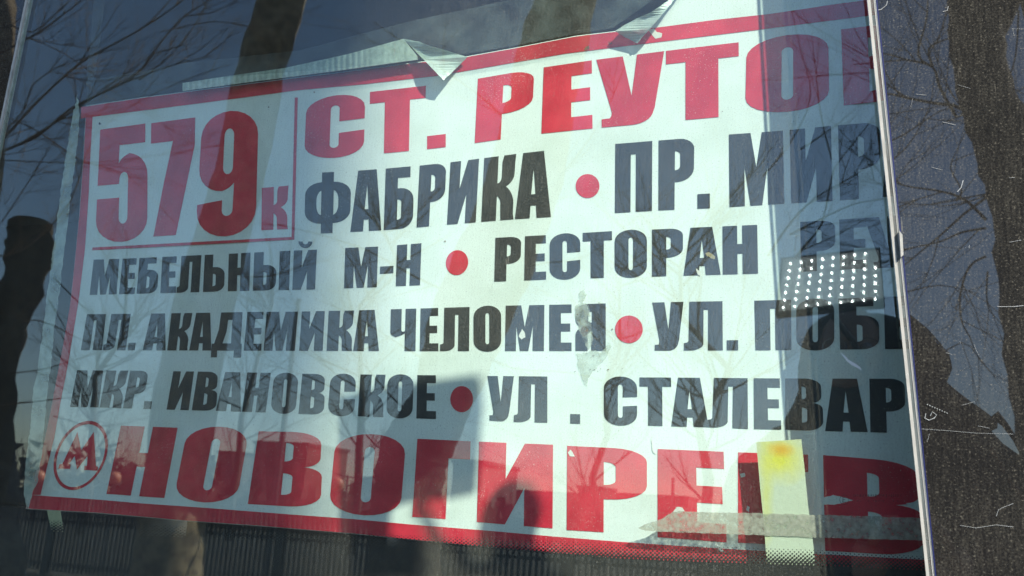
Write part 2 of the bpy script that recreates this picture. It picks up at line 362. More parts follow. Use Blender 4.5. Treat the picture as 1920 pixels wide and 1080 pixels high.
def rnd(pts):
    """corner list (x, y[, rx, ry]) -> outline with rounded corners"""
    out = []; k = len(pts)
    for i, p in enumerate(pts):
        if len(p) == 2: out.append((p[0], p[1])); continue
        a, b = pts[i - 1], pts[(i + 1) % k]; rx = p[2]; ry = p[3] if len(p) > 3 else p[2]
        def toward(q):
            dx, dy = q[0] - p[0], q[1] - p[1]; L = math.hypot(dx / rx, dy / ry) or 1; s = min(1.0, 1 / L)
            return (p[0] + dx * s, p[1] + dy * s)
        s0, s1 = toward(a), toward(b)
        for j in range(7):
            t = j / 6; c = 0.36          # near-elliptic corner: cubic
            q0, q1 = (s0[0] + (p[0] - s0[0]) * .56, s0[1] + (p[1] - s0[1]) * .56), (s1[0] + (p[0] - s1[0]) * .56, s1[1] + (p[1] - s1[1]) * .56)
            w0, w1, w2, w3 = (1-t)**3, 3*t*(1-t)**2, 3*t*t*(1-t), t**3
            out.append((w0*s0[0]+w1*q0[0]+w2*q1[0]+w3*s1[0], w0*s0[1]+w1*q0[1]+w2*q1[1]+w3*s1[1]))
    return out
HB = [(.44, .15), (.58, .15, .13, .05), (.58, .48, .13, .05), (.44, .48)]
G = {
 'О': [[(0,-.015,.5,.24),(1,-.015,.5,.24),(1,1.015,.5,.24),(0,1.015,.5,.24)], [(.43,.15,.07,.06),(.57,.15,.07,.06),(.57,.85,.07,.06),(.43,.85,.07,.06)]],
 'С': [[(0,-.015,.5,.24),(1,-.015,.5,.24),(1,.41),(.57,.39),(.57,.15,.08,.06),(.42,.15,.08,.06),(.42,.85,.08,.06),(.57,.85,.08,.06),(.57,.58),(1,.59),(1,1.015,.5,.24),(0,1.015,.5,.24)]],
 'Т': [[(0,1),(1,1),(1,.81),(.72,.81),(.72,0),(.27,0),(.27,.81),(0,.81)]],
 'Р': [[(0,0),(.46,0),(.46,.39),(1,.39,.5,.18),(1,1,.42,.15),(0,1)], [(.46,.56),(.61,.56,.14,.06),(.61,.83,.14,.06),(.46,.83)]],
 'Е': [[(0,0),(1,0),(1,.18),(.52,.18),(.52,.42),(.94,.42),(.94,.59),(.52,.59),(.52,.82),(1,.82),(1,1),(0,1)]],
 'E1': [[(0,0),(1,0),(1,.20),(.58,.20),(.58,.42),(.96,.42),(.96,.61),(.58,.61),(.58,.81),(1,.81),(1,1),(0,1)]],
 'У': [[(0,1),(.39,1),(.52,.42),(.60,1),(1,1),(.86,.22),(.78,0,.25,.14),(.08,0),(.08,.12),(.2,.125),(.235,.17,.05,.04),(.22,.24)]],
 'Ф': [[(.36,0),(.62,0),(.62,.16),(1,.16,.4,.2),(1,.84,.4,.2),(.62,.84),(.62,1),(.36,1),(.36,.84),(0,.84,.4,.2),(0,.16,.4,.2),(.36,.16)],
       [(.25,.32,.1,.14),(.355,.30),(.355,.70),(.25,.68,.1,.14)], [(.625,.30),(.73,.32,.1,.14),(.73,.68,.1,.14),(.625,.70)]],
 'А': [[(0,0),(.41,0),(.43,.19),(.58,.19),(.60,0),(1,0),(.80,1),(.20,1)], [(.445,.36),(.565,.36),(.51,.76)]],
 'Б': [[(0,0),(1,0,.45,.2),(1,.66,.45,.2),(.44,.66),(.44,.83),(.87,.83),(.87,1),(0,1)], HB],
 'И': [[(0,0),(.37,0),(.62,.46),(.62,0),(1,0),(1,1),(.62,1),(.37,.56),(.37,1),(0,1)]],
 'К': [[(0,0),(.45,0),(.45,.38),(.56,.36,.12,.10),(.59,0),(1,0),(.97,.08),(.97,.42,.30,.16),(.72,.515),(.97,.60,.2,.1),(.98,.9,.06,.2),(1.0,1),(.63,1),(.58,.90),(.58,.60,.1,.08),(.45,.575),(.45,1),(0,1)]],
 'П': [[(0,0),(.42,0),(.42,.83),(.56,.83),(.56,0),(1,0),(1,1),(0,1)]],
 'М': [[(0,0),(.28,0),(.28,.56),(.385,0),(.60,0),(.71,.56),(.71,0),(1,0),(1,1),(.61,1),(.50,.52),(.40,1),(0,1)]],
 'Н': [[(0,0),(.42,0),(.42,.42),(.565,.42),(.565,0),(1,0),(1,1),(.565,1),(.565,.62),(.42,.62),(.42,1),(0,1)]],
 'Л': [[(0,0),(.46,0,.3,.14),(.50,.12),(.50,.83),(.62,.83),(.62,0),(1,0),(1,1),(.12,1),(.12,.17,.06,.04),(.0,.15)]],
 'Ь': [[(0,0),(1,0,.45,.2),(1,.66,.45,.2),(.42,.66),(.42,1),(0,1)], HB],
 'Д': [[(0,-.18),(.20,-.18),(.20,0),(.75,0),(.75,-.18),(1,-.18),(1,.18),(.96,.18),(.96,1),(.25,1),(.21,.55),(.08,.18),(0,.18)], [(.36,.19),(.64,.19),(.64,.80),(.50,.80),(.47,.50)]],
 'Ч': [[(0,1),(0,.33,.35,.12),(.30,.33,.2,.1),(.57,.42),(.57,0),(1,0),(1,1),(.58,1),(.58,.46,.06,.05),(.43,.46,.06,.05),(.43,1)]],
 'Я': [[(0,0),(.40,0),(.40,.38,.15,.06),(.52,.42),(.52,0),(1,0),(1,1),(0,1,.42,.15),(0,.56,.2,.12),(.18,.49),(0,.42,.1,.1)], [(.42,.60,.1,.05),(.54,.60),(.54,.83),(.42,.83,.1,.05)]],
 'Г': [[(0,0),(.60,0),(.60,.77),(1,.77),(1,1),(0,1)]],
 'В': [[(0,0),(1,0,.45,.18),(1,.53,.3,.12),(.72,.53),(.97,.56,.2,.1),(.97,1,.45,.16),(0,1)], [(.44,.15),(.58,.15,.13,.05),(.58,.44,.13,.05),(.44,.44)], [(.44,.60),(.56,.60,.12,.05),(.56,.85,.12,.05),(.44,.85)]],
 '.': [[(0,0),(1,0),(1,.205),(0,.205)]],
 '5': [[(0,1),(.95,1),(.95,.84),(.42,.84),(.41,.68),(.53,.76,.15,.06),(1,.76,.42,.2),(1,-.01,.5,.2),(0,-.01,.5,.2),(0,.38),(.44,.38),(.44,.15,.08,.06),(.61,.15,.08,.06),(.61,.60,.08,.06),(.44,.60,.08,.06),(.43,.50),(0,.50)]],
 '7': [[(0,1),(1,1),(1,.76),(.79,.36),(.60,0),(.08,0),(.30,.45),(.50,.82),(0,.82)]],
 '9': [[(0,.26),(.42,.285),(.42,.155,.09,.05),(.60,.155,.09,.05),(.61,.42),(.5,.36,.12,.06),(0,.35,.42,.2),(0,1.0,.5,.2),(1,1.0,.5,.2),(1,-.01,.5,.22),(0,-.01,.5,.22)], [(.41,.49,.09,.06),(.58,.49,.09,.06),(.58,.86,.09,.06),(.41,.86,.09,.06)]],
}
def put_glyph(mb, ch, q):
    """q = (TL, TR, BR, BL) in photo pixels on the sheet"""
    loops = [rnd(l) for l in G[ch]]
    def f(u, v):
        tx, ty = q[3][0] * (1 - u) + q[2][0] * u, q[3][1] * (1 - u) + q[2][1] * u
        sx, sy = q[0][0] * (1 - u) + q[1][0] * u, q[0][1] * (1 - u) + q[1][1] * u
        return (tx + (sx - tx) * v, ty + (sy - ty) * v)
    if ch == 'Ы': loops = []
    px_loop(mb, [[f(*p) for p in l] for l in loops])
def text_part(name, label):
    o = bpy.data.objects.new(name, None); C.objects.link(o); o.parent = sign; o.matrix_parent_inverse = Matrix.Translation(-sign.location); o['label'] = label; o.empty_display_size = .05
    return o
def line(name, top, bot, letters, M, label):
    par = text_part(name, label)
    for t in letters:
        mb = MB()
        ch = t[0]; tl, tr, bl, br = t[1:] if len(t) == 5 else (t[1], t[2], t[1], t[2])
        q = ((tl, interp(top, tl)), (tr, interp(top, tr)), (br, interp(bot, br)), (bl, interp(bot, bl)))
        if ch == 'Ы':
            def L(a, b, t): return (a[0] + (b[0] - a[0]) * t, a[1] + (b[1] - a[1]) * t)
            put_glyph(mb, 'Ь', (q[0], L(q[0], q[1], .63), L(q[3], q[2], .63), q[3]))
            px_loop(mb, [[L(q[0], q[1], .71), q[1], q[2], L(q[3], q[2], .71)]])
        elif ch == 'Й':
            put_glyph(mb, 'И', q)
            cx, cy = (tl + tr) / 2, q[0][1] - 17
            arc = [(cx + 13 * math.cos(a_), cy + 12.5 * math.sin(a_)) for a_ in [math.pi * k / 10 for k in range(11)]]
            arc2 = [(cx + 5.5 * math.cos(a_), cy + 5.5 * math.sin(a_) - 0.2) for a_ in [math.pi * k / 10 for k in range(10, -1, -1)]]
            px_loop(mb, [arc + arc2])
        elif ch == '-':
            px_loop(mb, [[(712.8, 499.8), (738, 498.3), (737.4, 512), (712.2, 513.5)]])
        else: put_glyph(mb, ch, q)
        mb.build('full_stop' if ch == '.' else 'hyphen' if ch == '-' else 'letter', M, par)
    return par
T1 = [(570, 188), (694, 172.3), (798, 160.8), (896, 147.5), (1019, 126.3), (1110, 113), (1245, 95.8), (1385, 79.2), (1577, 55), (1650, 46)]
B1 = [(600, 296), (719, 288.3), (766, 283.8), (835, 275.8), (890, 268.3), (939, 261), (1015, 250.6), (1111, 240.8), (1285, 225), (1348, 219.3), (1582, 198), (1643, 191)]
line('heading_text', T1, B1, [('С',575,685,570,682),('Т',693.8,798.5,691.5,796),('.',800.8,835.8),('Р',896,1002,890,996),('E1',1019.4,1109.6,1015,1111),('У',1118,1245.4),('Т',1248.7,1385,1248,1386),('О',1400,1553,1397,1555),('В',1577,1690,1582,1695)], M_red, 'top heading in wide red letters')
T2 = [(570, 325), (671, 320.2), (723, 316), (787, 310.4), (845, 304.2), (908, 296.3), (968, 288.5), (1020, 282.3), (1154, 269.8), (1223, 264.2), (1288, 259.5), (1367, 252.1), (1468, 244.8), (1558, 236), (1640, 229)]
B2 = [(570, 439), (601, 438), (657, 435), (720, 431.3), (781, 426.5), (838, 421.3), (892, 416.7), (965, 410.8), (1033, 406.7), (1153, 399.4), (1235, 394.4), (1331, 390.4), (1368, 388), (1470, 381.9), (1561, 376.8), (1654, 369.7)]
line('stop_text', T2, B2, [('Ф',573,659,570.5,656),('А',660,718,656.7,715),('Б',723.3,777,719.6,774),('Р',786.9,837,781,832),('И',844.8,898.3,838,892),('К',908,968,902.3,963),('А',968,1033,965.5,1033),('П',1153.8,1223,1153,1222.5),('Р',1235,1302,1234.6,1300),('.',1307.7,1331),('М',1366.8,1467.8,1368,1470.3),('И',1480.6,1558,1483.4,1560.8),('Р',1571,1650,1575,1652),('А',1650,1730,1654.5,1735)], M_black, 'first line of black stop names')
T3 = [(175, 486.9), (261, 483.8), (340, 480), (429, 475.8), (525, 470.8), (594, 468), (647, 464.8), (709, 462.3), (790, 456), (929, 445.8), (1023, 440.8), (1147, 433.3), (1222, 430.4), (1295, 426.9), (1420, 421.4), (1500, 416.2), (1573, 411.7), (1623, 408.4)]
B3 = [(168, 552.9), (256, 550.8), (331, 549), (427, 546.2), (523, 544), (591, 542.6), (645, 540.6), (706, 538.3), (787, 534.6), (927, 528), (1024, 524), (1107, 521.5), (1222, 518.5), (1282, 516.7), (1421, 512.8), (1502, 509.7), (1575, 505.7), (1641, 503)]
line('stop_text', T3, B3, [('М',175.6,223.5,168,218.3),('Е',229.8,256.2,223,252.3),('Б',261.5,299,256,294.4),('Е',304.4,331.3,300.6,329.8),('Л',335,377.7,330.8,373.5),('Ь',384,422.5,380.4,420),('Н',429,469.8,427,467.3),('Ы',476.7,544.4,474,542),('Й',551,594.2,548,590.7),('М',647.4,709,645,706.5),('-',712,737),('Н',744.6,790.3,742,787.5),('Р',929,977.5,926.7,975),('Е',984.4,1023.5,983,1024),('С',1030.6,1088),('Т',1092.7,1147.5),('О',1152.5,1213),('Р',1222.5,1280.6),('А',1281,1349,1281.7,1351.4),('Н',1354.8,1419.8,1355.4,1421.4),('Р',1500.3,1565.5,1501.6,1567),('Е',1573.4,1624.8,1575.2,1626),('У',1620,1692,1634,1702)], M_black, 'second line of black stop names')
T4 = [(163, 589.2), (321, 587.4), (455, 585.1), (559, 584.2), (664, 582), (702, 580.8), (780, 578.5), (880, 575.5), (948, 573), (1072, 570.6), (1136, 568.8), (1222, 567.2), (1281, 565.8), (1415, 563.7), (1483, 561.9), (1572, 559.8), (1635, 557.4)]
B4 = [(151, 656.5), (313, 657), (494, 657.6), (605, 657.8), (787, 658.2), (1020, 658), (1136, 657.7), (1355, 656.8), (1484, 656.4), (1575, 655.4), (1660, 654.6)]
line('stop_text', T4, B4, [('П',163,198.6,151.5,191),('Л',204,245,192.4,235.3),('.',248,261.5,239.2,252.5),('А',274.9,318,267.4,310.4),('К',321.4,361,313.4,351.7),('А',359,403,354.7,396),('Д',400.5,457,396,452.5),('Е',463.8,494,456.9,489.7),('М',499.8,558.6,494.3,552.6),('И',566,609,560.9,605),('К',616.4,664.2,612.3,660.5),('А',664,712,662,710.6),('Ч',732.9,780.6,731,779),('Е',788.7,821.5,787,822),('Л',826.5,880.5,825,879.4),('О',887.9,939.7),('М',948.3,1020.8,946.9,1019.8),('Е',1030,1071.7),('Я',1079,1135.8),('У',1223,1281.5),('Л',1284,1354.6,1282.2,1355.4),('.',1362.7,1384),('П',1414.6,1483.3,1416.7,1483.8),('О',1493,1564.2),('Б',1572,1647,1575.2,1649),('Е',1657,1710,1659.5,1714)], M_black, 'third line of black stop names')
T5 = [(144, 694.3), (241, 694.8), (364, 696.5), (451, 697.9), (508, 699.1), (567, 700.6), (676, 702), (817, 703.6), (914, 704.8), (1026, 705.9), (1199, 707.5), (1312, 708.2), (1462, 709.5), (1606, 710), (1640, 710)]
B5 = [(131, 763.1), (187, 763.8), (231, 765.5), (312, 767.9), (354, 769.1), (405, 770.3), (498, 773.4), (560, 776), (670, 780.5), (719, 782.4), (817, 785.8), (918, 788.6), (963, 791.3), (1026, 792.5), (1088, 794.8), (1243, 798.9), (1329, 801), (1402, 804.3), (1465, 805.5), (1547, 808.3), (1632, 810.5)]
line('stop_text', T5, B5, [('М',144.4,193.5,131.2,184.4),('К',199.5,241,186.8,227.6),('Р',243.9,278.7,230.7,266),('.',279,293.5,268.6,283),('И',325,363.8,312.2,353.7),('В',371,410,359.5,405),('А',413,460,404.6,451.3),('Н',463.8,507.7,453.7,498),('О',514,560,507,554),('В',567,611,559.5,607),('С',620,668,614,664),('К',676,723.2,670.4,719.3),('О',727,776,724,773),('Е',782.5,817.4,780.6,817.4),('У',913.8,963.6,914,961),('Л',966,1026.3,963.1,1026.3),('.',1069.2,1087.8),('С',1132.4,1194.6),('Т',1199,1258.2,1199,1259),('А',1257.5,1326,1258.7,1329),('Л',1330,1401.8,1326,1402.5),('Е',1413.3,1462,1413.8,1465),('В',1472,1541,1472.5,1544),('А',1546,1622,1547,1627),('Р',1630,1696,1632,1699)], M_black, 'fourth line of black stop names')
bigp = text_part('terminus_text', 'bottom heading in large red letters')
for ch, q in (('Н', ((226.8,798),(333,802),(308,933.8),(199.5,926))), ('О', ((352,801),(468,803),(443,942),(325,938))), ('В', ((485,808.5),(607,811),(601,953),(464.5,945))),
              ('О', ((630,814),(762,818),(750,967),(616,961))), ('Г', ((782.5,822.5),(882.5,827.5),(877,976),(773,969))), ('И', ((898,828),(1037,833.8),(1036,990.8),(894,978.8))),
              ('Р', ((1063.3,835.8),(1213,843),(1213,1003),(1062.5,993.8))), ('E1', ((1233,841.8),(1356.8,847),(1362.5,1017),(1233,1007))), ('E1', ((1383.8,848),(1515,852.5),(1517,1024),(1384,1017.5))),
              ('В', ((1543.3,853.3),(1728,868),(1735,1044),(1547,1032.7)))):
    big = MB(); put_glyph(big, ch, q); big.build('letter', M_red, bigp)
nump = text_part('route_number', 'large red route number in the upper left corner')
for ch, q in (('5', ((188,243),(277,231),(276,449),(178,454))), ('7', ((283.5,231),(366,220),(362,438.5),(281,444))), ('9', ((380,212),(485,204),(479,437),(366,445))), ('К', ((491,352.5),(541,348),(540,429.6),(490,431.7)))):
    num = MB(); put_glyph(num, ch, q); num.build('letter' if ch == 'К' else 'digit', M_red, nump)
rl = MB()
px_loop(rl, [[(552.7,182.9),(558.3,182.5),(552,444),(552,449.3),(173,469.3),(173,464),(546.6,444.2)]])
rl.build('corner_rule', M_red, sign, label='thin red rule enclosing the route number')
def dot(cx, cy, rx, ry, tilt=0.0):
    d_ = MB(); px_loop(d_, [[(cx + rx * math.cos(a_) + tilt * ry * math.sin(a_), cy + ry * math.sin(a_)) for a_ in [2 * math.pi * k / 36 for k in range(36)]]])
    return d_.build('red_dot', M_red, sign)
dot(1101.7, 348.8, 22.3, 22.5); dot(856.9, 492.4, 21, 23.4, -.05); dot(1179.2, 617.5, 26, 26); dot(865.6, 748.4, 21.3, 24.6)
# ring with metro M
rg = MB()
def ell(cx, cy, a, b, skew, n=48): return [(cx + a * math.cos(t) - skew * b * math.sin(t), cy + b * math.sin(t)) for t in [2 * math.pi * k / n for k in range(n)]]
px_loop(rg, [ell(151.3, 854, 48.6, 65, .24), ell(151.3, 854.3, 43.6, 59, .24)])
rg.build('emblem_ring', M_red, sign, label='red ring of the emblem in the lower left corner')
em = MB()
px_loop(em, [[(40+x/6, 760+y/6) for x, y in ((415,712),(548,715),(556,665),(538,658),(600,570),(625,722),(745,570),(738,680),(710,680),(705,727),(855,735),(862,690),(840,685),(815,298),(672,505),(632,298),(462,658),(430,662))]])
em.build('emblem_letter', M_red, sign, label='red metro letter inside the ring')
# damage on the sheet
def blob(name, loop, M, lift, parent=sign, jit=0, **kw):
    mb = MB(); L = []
    k = len(loop)
    for i in range(k):
        a, b = loop[i], loop[(i + 1) % k]; steps = max(1, int(math.hypot(b[0] - a[0], b[1] - a[1]) / 4)) if jit else 1
        for s_ in range(steps):
            t = s_ / steps; L.append((a[0] + (b[0] - a[0]) * t + random.uniform(-jit, jit), a[1] + (b[1] - a[1]) * t + random.uniform(-jit, jit)))
    px_loop(mb, [L], lift); return mb.build(name, M, parent, **kw)
for loop in ([(1079,575),(1092,566),(1104,572),(1106,592),(1110,618),(1112,640),(1104,655),(1094,640),(1086,618),(1080,600)],
             [(1098,660),(1112,656),(1128,662),(1142,640),(1147,650),(1138,672),(1118,690),(1104,708),(1100,726),(1092,712),(1084,690),(1080,664)],
             [(1086,548),(1096,540),(1099,552),(1095,566),(1085,565)]):
    blob('glue_patch', loop, M_residue, 0.0006, jit=1.6)
blob('rust_spot', [(1090,613),(1099,610),(1104,618),(1101,628),(1094,630),(1089,622)], M_rust, 0.0007, jit=1.2)
blob('rust_spot', [(1098,88),(1104,86),(1106,93),(1101,97),(1096,93)], M_rust, 0.0007, jit=1)
blob('rust_spot', [(1140,77),(1146,76),(1148,82),(1142,84)], M_rust, 0.0007, jit=.8)
for loop in ([(1220,815),(1226,846),(1232,852),(1224,849)], [(1065,848),(1070,843),(1076,852),(1078,856),(1068,856)], [(1268,950),(1272,955),(1269,962)], [(1344,1022),(1352,1028),(1361,1036),(1350,1034)],
             [(979,616),(984,622),(985,632),(978,637),(973,631)], [(1401,948),(1406,952),(1404,960),(1399,956)], [(1305,503),(1312,508),(1314,517),(1308,515)],
             [(1262,960),(1270,950),(1280,952),(1284,958),(1272,962)], [(1216,56),(1226,53),(1232,60),(1242,63),(1240,70),(1229,72),(1222,66)], [(1388,888),(1396,886),(1398,893),(1389,895)]):
    blob('paper_chip', loop, M_chip, 0.0006, jit=.7)
blob('tan_spot', [(1322,474),(1328,472),(1334,476),(1342,480),(1340,486),(1333,484),(1325,480)], mat('tan_spot', (0.34, 0.27, 0.15), .8), 0.0006, jit=1.2)
blob('tear_wedge', [(1535,935),(1552,931),(1562,928),(1582,933),(1600,938),(1580,943),(1565,946),(1540,946)], M_paper, 0.0006, jit=.6)
blob('tear_wedge', [(1698,944),(1722,940),(1722,949),(1708,947)], M_paper, 0.0006, jit=.4)
for k in range(46):
    cx = random.gauss(1115, 24); cy = random.gauss(650, 55)
    if 0 < k < 14: cx, cy = random.uniform(560, 1400), random.uniform(120, 960)
    r0 = random.uniform(.7, 2.0); blob('ink_speck', [(cx + r0 * random.uniform(.4, 1.6) * math.cos(a_), cy + r0 * random.uniform(.4, 1.3) * math.sin(a_)) for a_ in (0, 1.2, 2.5, 3.7, 5)], M_rust, 0.0007)
blob('pin_hole', [(186.5+x, 231+y) for x, y in ((0,-2.5),(2,0),(3,2),(0,3),(-2,1))], M_black, 0.0007)
blob('pin_hole', [(503.6+x, 200.8+y) for x, y in ((0,-1.6),(1.4,0),(0,1.6),(-1.4,0))], M_black, 0.0007)

# ------------------------------------------------------------------ tapes, card and the yellowed slip, all between glass and sign
def plane_y(Y): return lambda x, y, lift: at(x, y, Y - lift)
def flat_thing(name, label, cat, loop, M, Y, th=0.0004, jit=0, group=None):
    L = []; k = len(loop)
    for i in range(k):
        a, b = loop[i], loop[(i + 1) % k]; st = max(1, int(math.hypot(b[0] - a[0], b[1] - a[1]) / 6)) if jit else 1
        for s_ in range(st):
            t = s_ / st; L.append((a[0] + (b[0] - a[0]) * t + (random.uniform(-jit, jit) if s_ else 0), a[1] + (b[1] - a[1]) * t + (random.uniform(-jit, jit) if s_ else 0)))
    mb = MB(); tri = tessellate_polygon([[Vector((x, y, 0)) for x, y in L]])
    Yf = Y if callable(Y) else (lambda x, y: Y)
    n = len(L)
    mb.v = [tuple(at(x, y, Yf(x, y))) for x, y in L] + [tuple(at(x, y, Yf(x, y)) + Vector((0, th, 0))) for x, y in L]
    for t in tri: mb.f.append(tuple(t)); mb.f.append(tuple(n + i for i in reversed(t)))
    for i in range(n): mb.f.append((i, (i + 1) % n, n + (i + 1) % n, n + i))
    return tag(mb.build(name, M, None), label, cat, group)
# yellowed slip
def slip_mat():
    M = mat('yellowed_paper', (0.66, 0.72, 0.62), 0.6, bump=0.12)
    n = M.node_tree.nodes; l = M.node_tree.links; b = n['Principled BSDF']; tc = n.new('ShaderNodeNewGeometry')
    c0 = at(1462, 850, 0.0065)
    def blobf(cx, cz, sx, sz, lo, hi):
        mp = n.new('ShaderNodeMapping'); mp.vector_type = 'POINT'; mp.inputs['Location'].default_value = (-cx / sx, 0, -cz / sz); mp.inputs['Scale'].default_value = (1 / sx, 0, 1 / sz)
        l.new(tc.outputs['Position'], mp.inputs[0]); ln = n.new('ShaderNodeVectorMath'); ln.operation = 'LENGTH'; l.new(mp.outputs[0], ln.inputs[0])
        nz = n.new('ShaderNodeTexNoise'); nz.inputs['Scale'].default_value = 90; l.new(tc.outputs['Position'], nz.inputs[0])
        ad = n.new('ShaderNodeMath'); ad.operation = 'MULTIPLY_ADD'; ad.inputs[1].default_value = .5; l.new(nz.outputs[0], ad.inputs[0]); l.new(ln.outputs['Value'], ad.inputs[2])
        r = n.new('ShaderNodeMapRange'); r.inputs[1].default_value = lo + .25; r.inputs[2].default_value = hi + .25; r.inputs[3].default_value = 1; r.inputs[4].default_value = 0; l.new(ad.outputs[0], r.inputs[0]); return r.outputs[0]
    y1 = blobf(c0.x, c0.z - .004, .023, .022, 0.2, 1.2)
    a1 = at(1437, 930, .0065); y2 = blobf(a1.x, a1.z, .007, .055, .1, 1.1)
    o1 = blobf(c0.x + .001, c0.z + .003, .013, .0075, 0.2, 1.1)
    def mix(f, a, c):
        x = n.new('ShaderNodeMix'); x.data_type = 'RGBA'; l.new(f, x.inputs[0])
        if isinstance(a, tuple): x.inputs[6].default_value = (*a, 1)
        else: l.new(a, x.inputs[6])
        x.inputs[7].default_value = (*c, 1); return x.outputs[2]
    m1 = mix(y2, (0.60, 0.64, 0.50), (0.64, 0.64, 0.26)); m2 = mix(y1, m1, (0.72, 0.66, 0.08)); m3 = mix(o1, m2, (0.75, 0.42, 0.04)); l.new(m3, b.inputs['Base Color']); return M
flat_thing('paper_slip', 'narrow white paper slip with yellow stain stuck near the lower right of the sign', 'paper slip',
           [(1418,829),(1502.6,823.5),(1505,848),(1508,872),(1511,905),(1515,947),(1521,990),(1526,1030),(1529,1075),(1530,1100),(1441,1100),(1438,1060),(1432,980),(1425,910)], slip_mat(), 0.0065, 0.0003)
flat_thing('paper_scrap', 'small pale yellow scrap hanging under the lower left corner of the sign', 'paper scrap',
           [(88,957),(113,957),(120,1000),(97,1000)], mat('scrap_paper', (0.42, 0.42, 0.26), .8), 0.0065, 0.0003)
TB = 'clear tapes holding the sign'
flat_thing('tape_strip', 'aged brownish tape running level across the lower right of the sign', 'tape', [(1196,990),(1215,981),(1240,973),(1262,959),(1280,958),(1305,960),(1430,962.5),(1560,966),(1718,971),(1760,973),(1762,1016),(1721,1013.5),(1560,1008.7),(1435,1004),(1330,1000),(1235,997),(1210,995)], M_tape_b, 0.0055, 0.0003, jit=.8, group=TB)
flat_thing('tape_strip', 'long milky tape standing upright beside the left edge of the sign', 'tape', [(145,178),(149,215),(146,260),(139,320),(133,360),(120,470),(112,540),(101,620),(93,700),(87,750),(83,800),(77,860),(70,905),(60,925),(52,955),(45,930),(46,890),(52,840),(58,790),(62,730),(70,700),(80,620),(90,540),(98,480),(107,410),(115,350),(124,290),(135,225)], M_tape_l, 0.0055, 0.0004, jit=1.4, group=TB)
flat_thing('tape_strip', 'faint film strip rising to the top edge above the sign corner', 'tape', [(178,-40),(200,-40),(190,60),(178,140),(168,200),(160,200),(164,120),(172,50)], M_film, 0.0055, 0.0003, jit=.6, group=TB)
flat_thing('tape_strip', 'almost clear tape band across the top behind the folded flaps', 'tape', [(560,95),(760,42),(1000,-10),(1120,-40),(1280,-40),(1150,52),(1075,64),(973,84),(880,100),(640,128)], M_film, 0.0057, 0.0003, jit=.6, group=TB)
flat_thing('tape_strip', 'see-through tape film around the upper left corner of the sign', 'tape', [(176,150),(345,118),(560,95),(640,128),(345,150),(340,168),(160,198)], M_film, 0.0059, 0.0003, jit=.8, group=TB)
def flapY(x, y): return 0.010 + 0.006 * math.sin(x * .06)
flat_thing('tape_flap', 'grey folded tape flap hanging over the top border left of centre', 'tape', [(756.7,72.3),(785,78),(813,88),(845,97),(876,106.7),(855,128),(831.7,150.5),(812,130),(786.7,104),(771,88)], M_tape, flapY, 0.0004, jit=.5, group=TB)
flat_thing('tape_flap', 'grey folded tape flap hanging over the top border right of centre', 'tape', [(1153,58),(1176,44),(1200,31.5),(1222,22),(1240,10),(1262,-6),(1290,-34),(1272,-8),(1262,2),(1246,22),(1222,50),(1207,66),(1195,81),(1172,70)], M_tape, flapY, 0.0004, jit=.5, group=TB)
# corrugated strip: real ribs
cd = MB(); rows = [[], [], []]
CT = [(342, 156), (400, 147), (533, 128), (653, 101.7), (757, 73)]; CB_ = [(342, 171), (453, 156), (637, 132.5), (740, 118), (800, 110)]
N = 260
for i in range(N + 1):
    x = 342 + (783 - 342) * i / N
    t_, b_ = (interp(CT, x) if x < 757 else 73 + (x - 757) * 1.25), interp(CB_, x)
    amp = 0.0011 * max(0, min(1, (700 - x) / 60)) + .0001
    yv = 0.0125 + amp * math.sin(i * .98)
    for k, q in enumerate((0, .55, 1)): rows[k].append(at(x, t_ * (1 - q) + b_ * q, yv))
cd.grid(rows); c_ = cd.build('card_strip', M_card, None, smooth=False); tag(c_, 'pale ribbed card strip along the top left of the sign', 'card strip')
c_.modifiers.new('thick', 'SOLIDIFY').thickness = 0.0006
flat_thing('plastic_sliver', 'bright bent plastic sliver on the glass in the shaded right part', 'plastic sliver', [(1575,660),(1588,670),(1590,674),(1603,681),(1613,688),(1616,695),(1608,690),(1597,685),(1588,677)], mat('white_plastic', (0.8, 0.82, 0.8), .3), -0.0012, .0003)
# etched approval mark on the glass: ringed E and an illegible row
et = MB()
fe = lambda x, y, lift: at(x, y, 0.0049)
px_loop(et, [ell(1583, 937, 9, 9.5, 0, 24), ell(1583, 937, 7.9, 8.4, 0, 24)], fn=fe)
px_loop(et, [[(1579.5,932),(1586,932),(1586,933.6),(1581.3,933.6),(1581.3,936.2),(1585,936.2),(1585,937.8),(1581.3,937.8),(1581.3,940.6),(1586,940.6),(1586,942.2),(1579.5,942.2)]], fn=fe)
xx = 1600
while xx < 1692:
    w_ = random.uniform(1.2, 3.4); h_ = random.uniform(3, 5.5)
    px_loop(et, [[(xx,927),(xx+w_,927),(xx+w_,927+h_),(xx,927+h_)]], fn=fe)
    if random.random() < .55: px_loop(et, [[(xx,938),(xx+w_,938),(xx+w_,938+h_*.6),(xx,938+h_*.6)]], fn=fe)
    xx += w_ + random.uniform(1, 3.5)
et.build('etched_mark', film_mat('etched_mark_ink', (0.03, 0.02, 0.02), 0.38, var=.25), bus, label='faint ringed E approval mark on the glass')

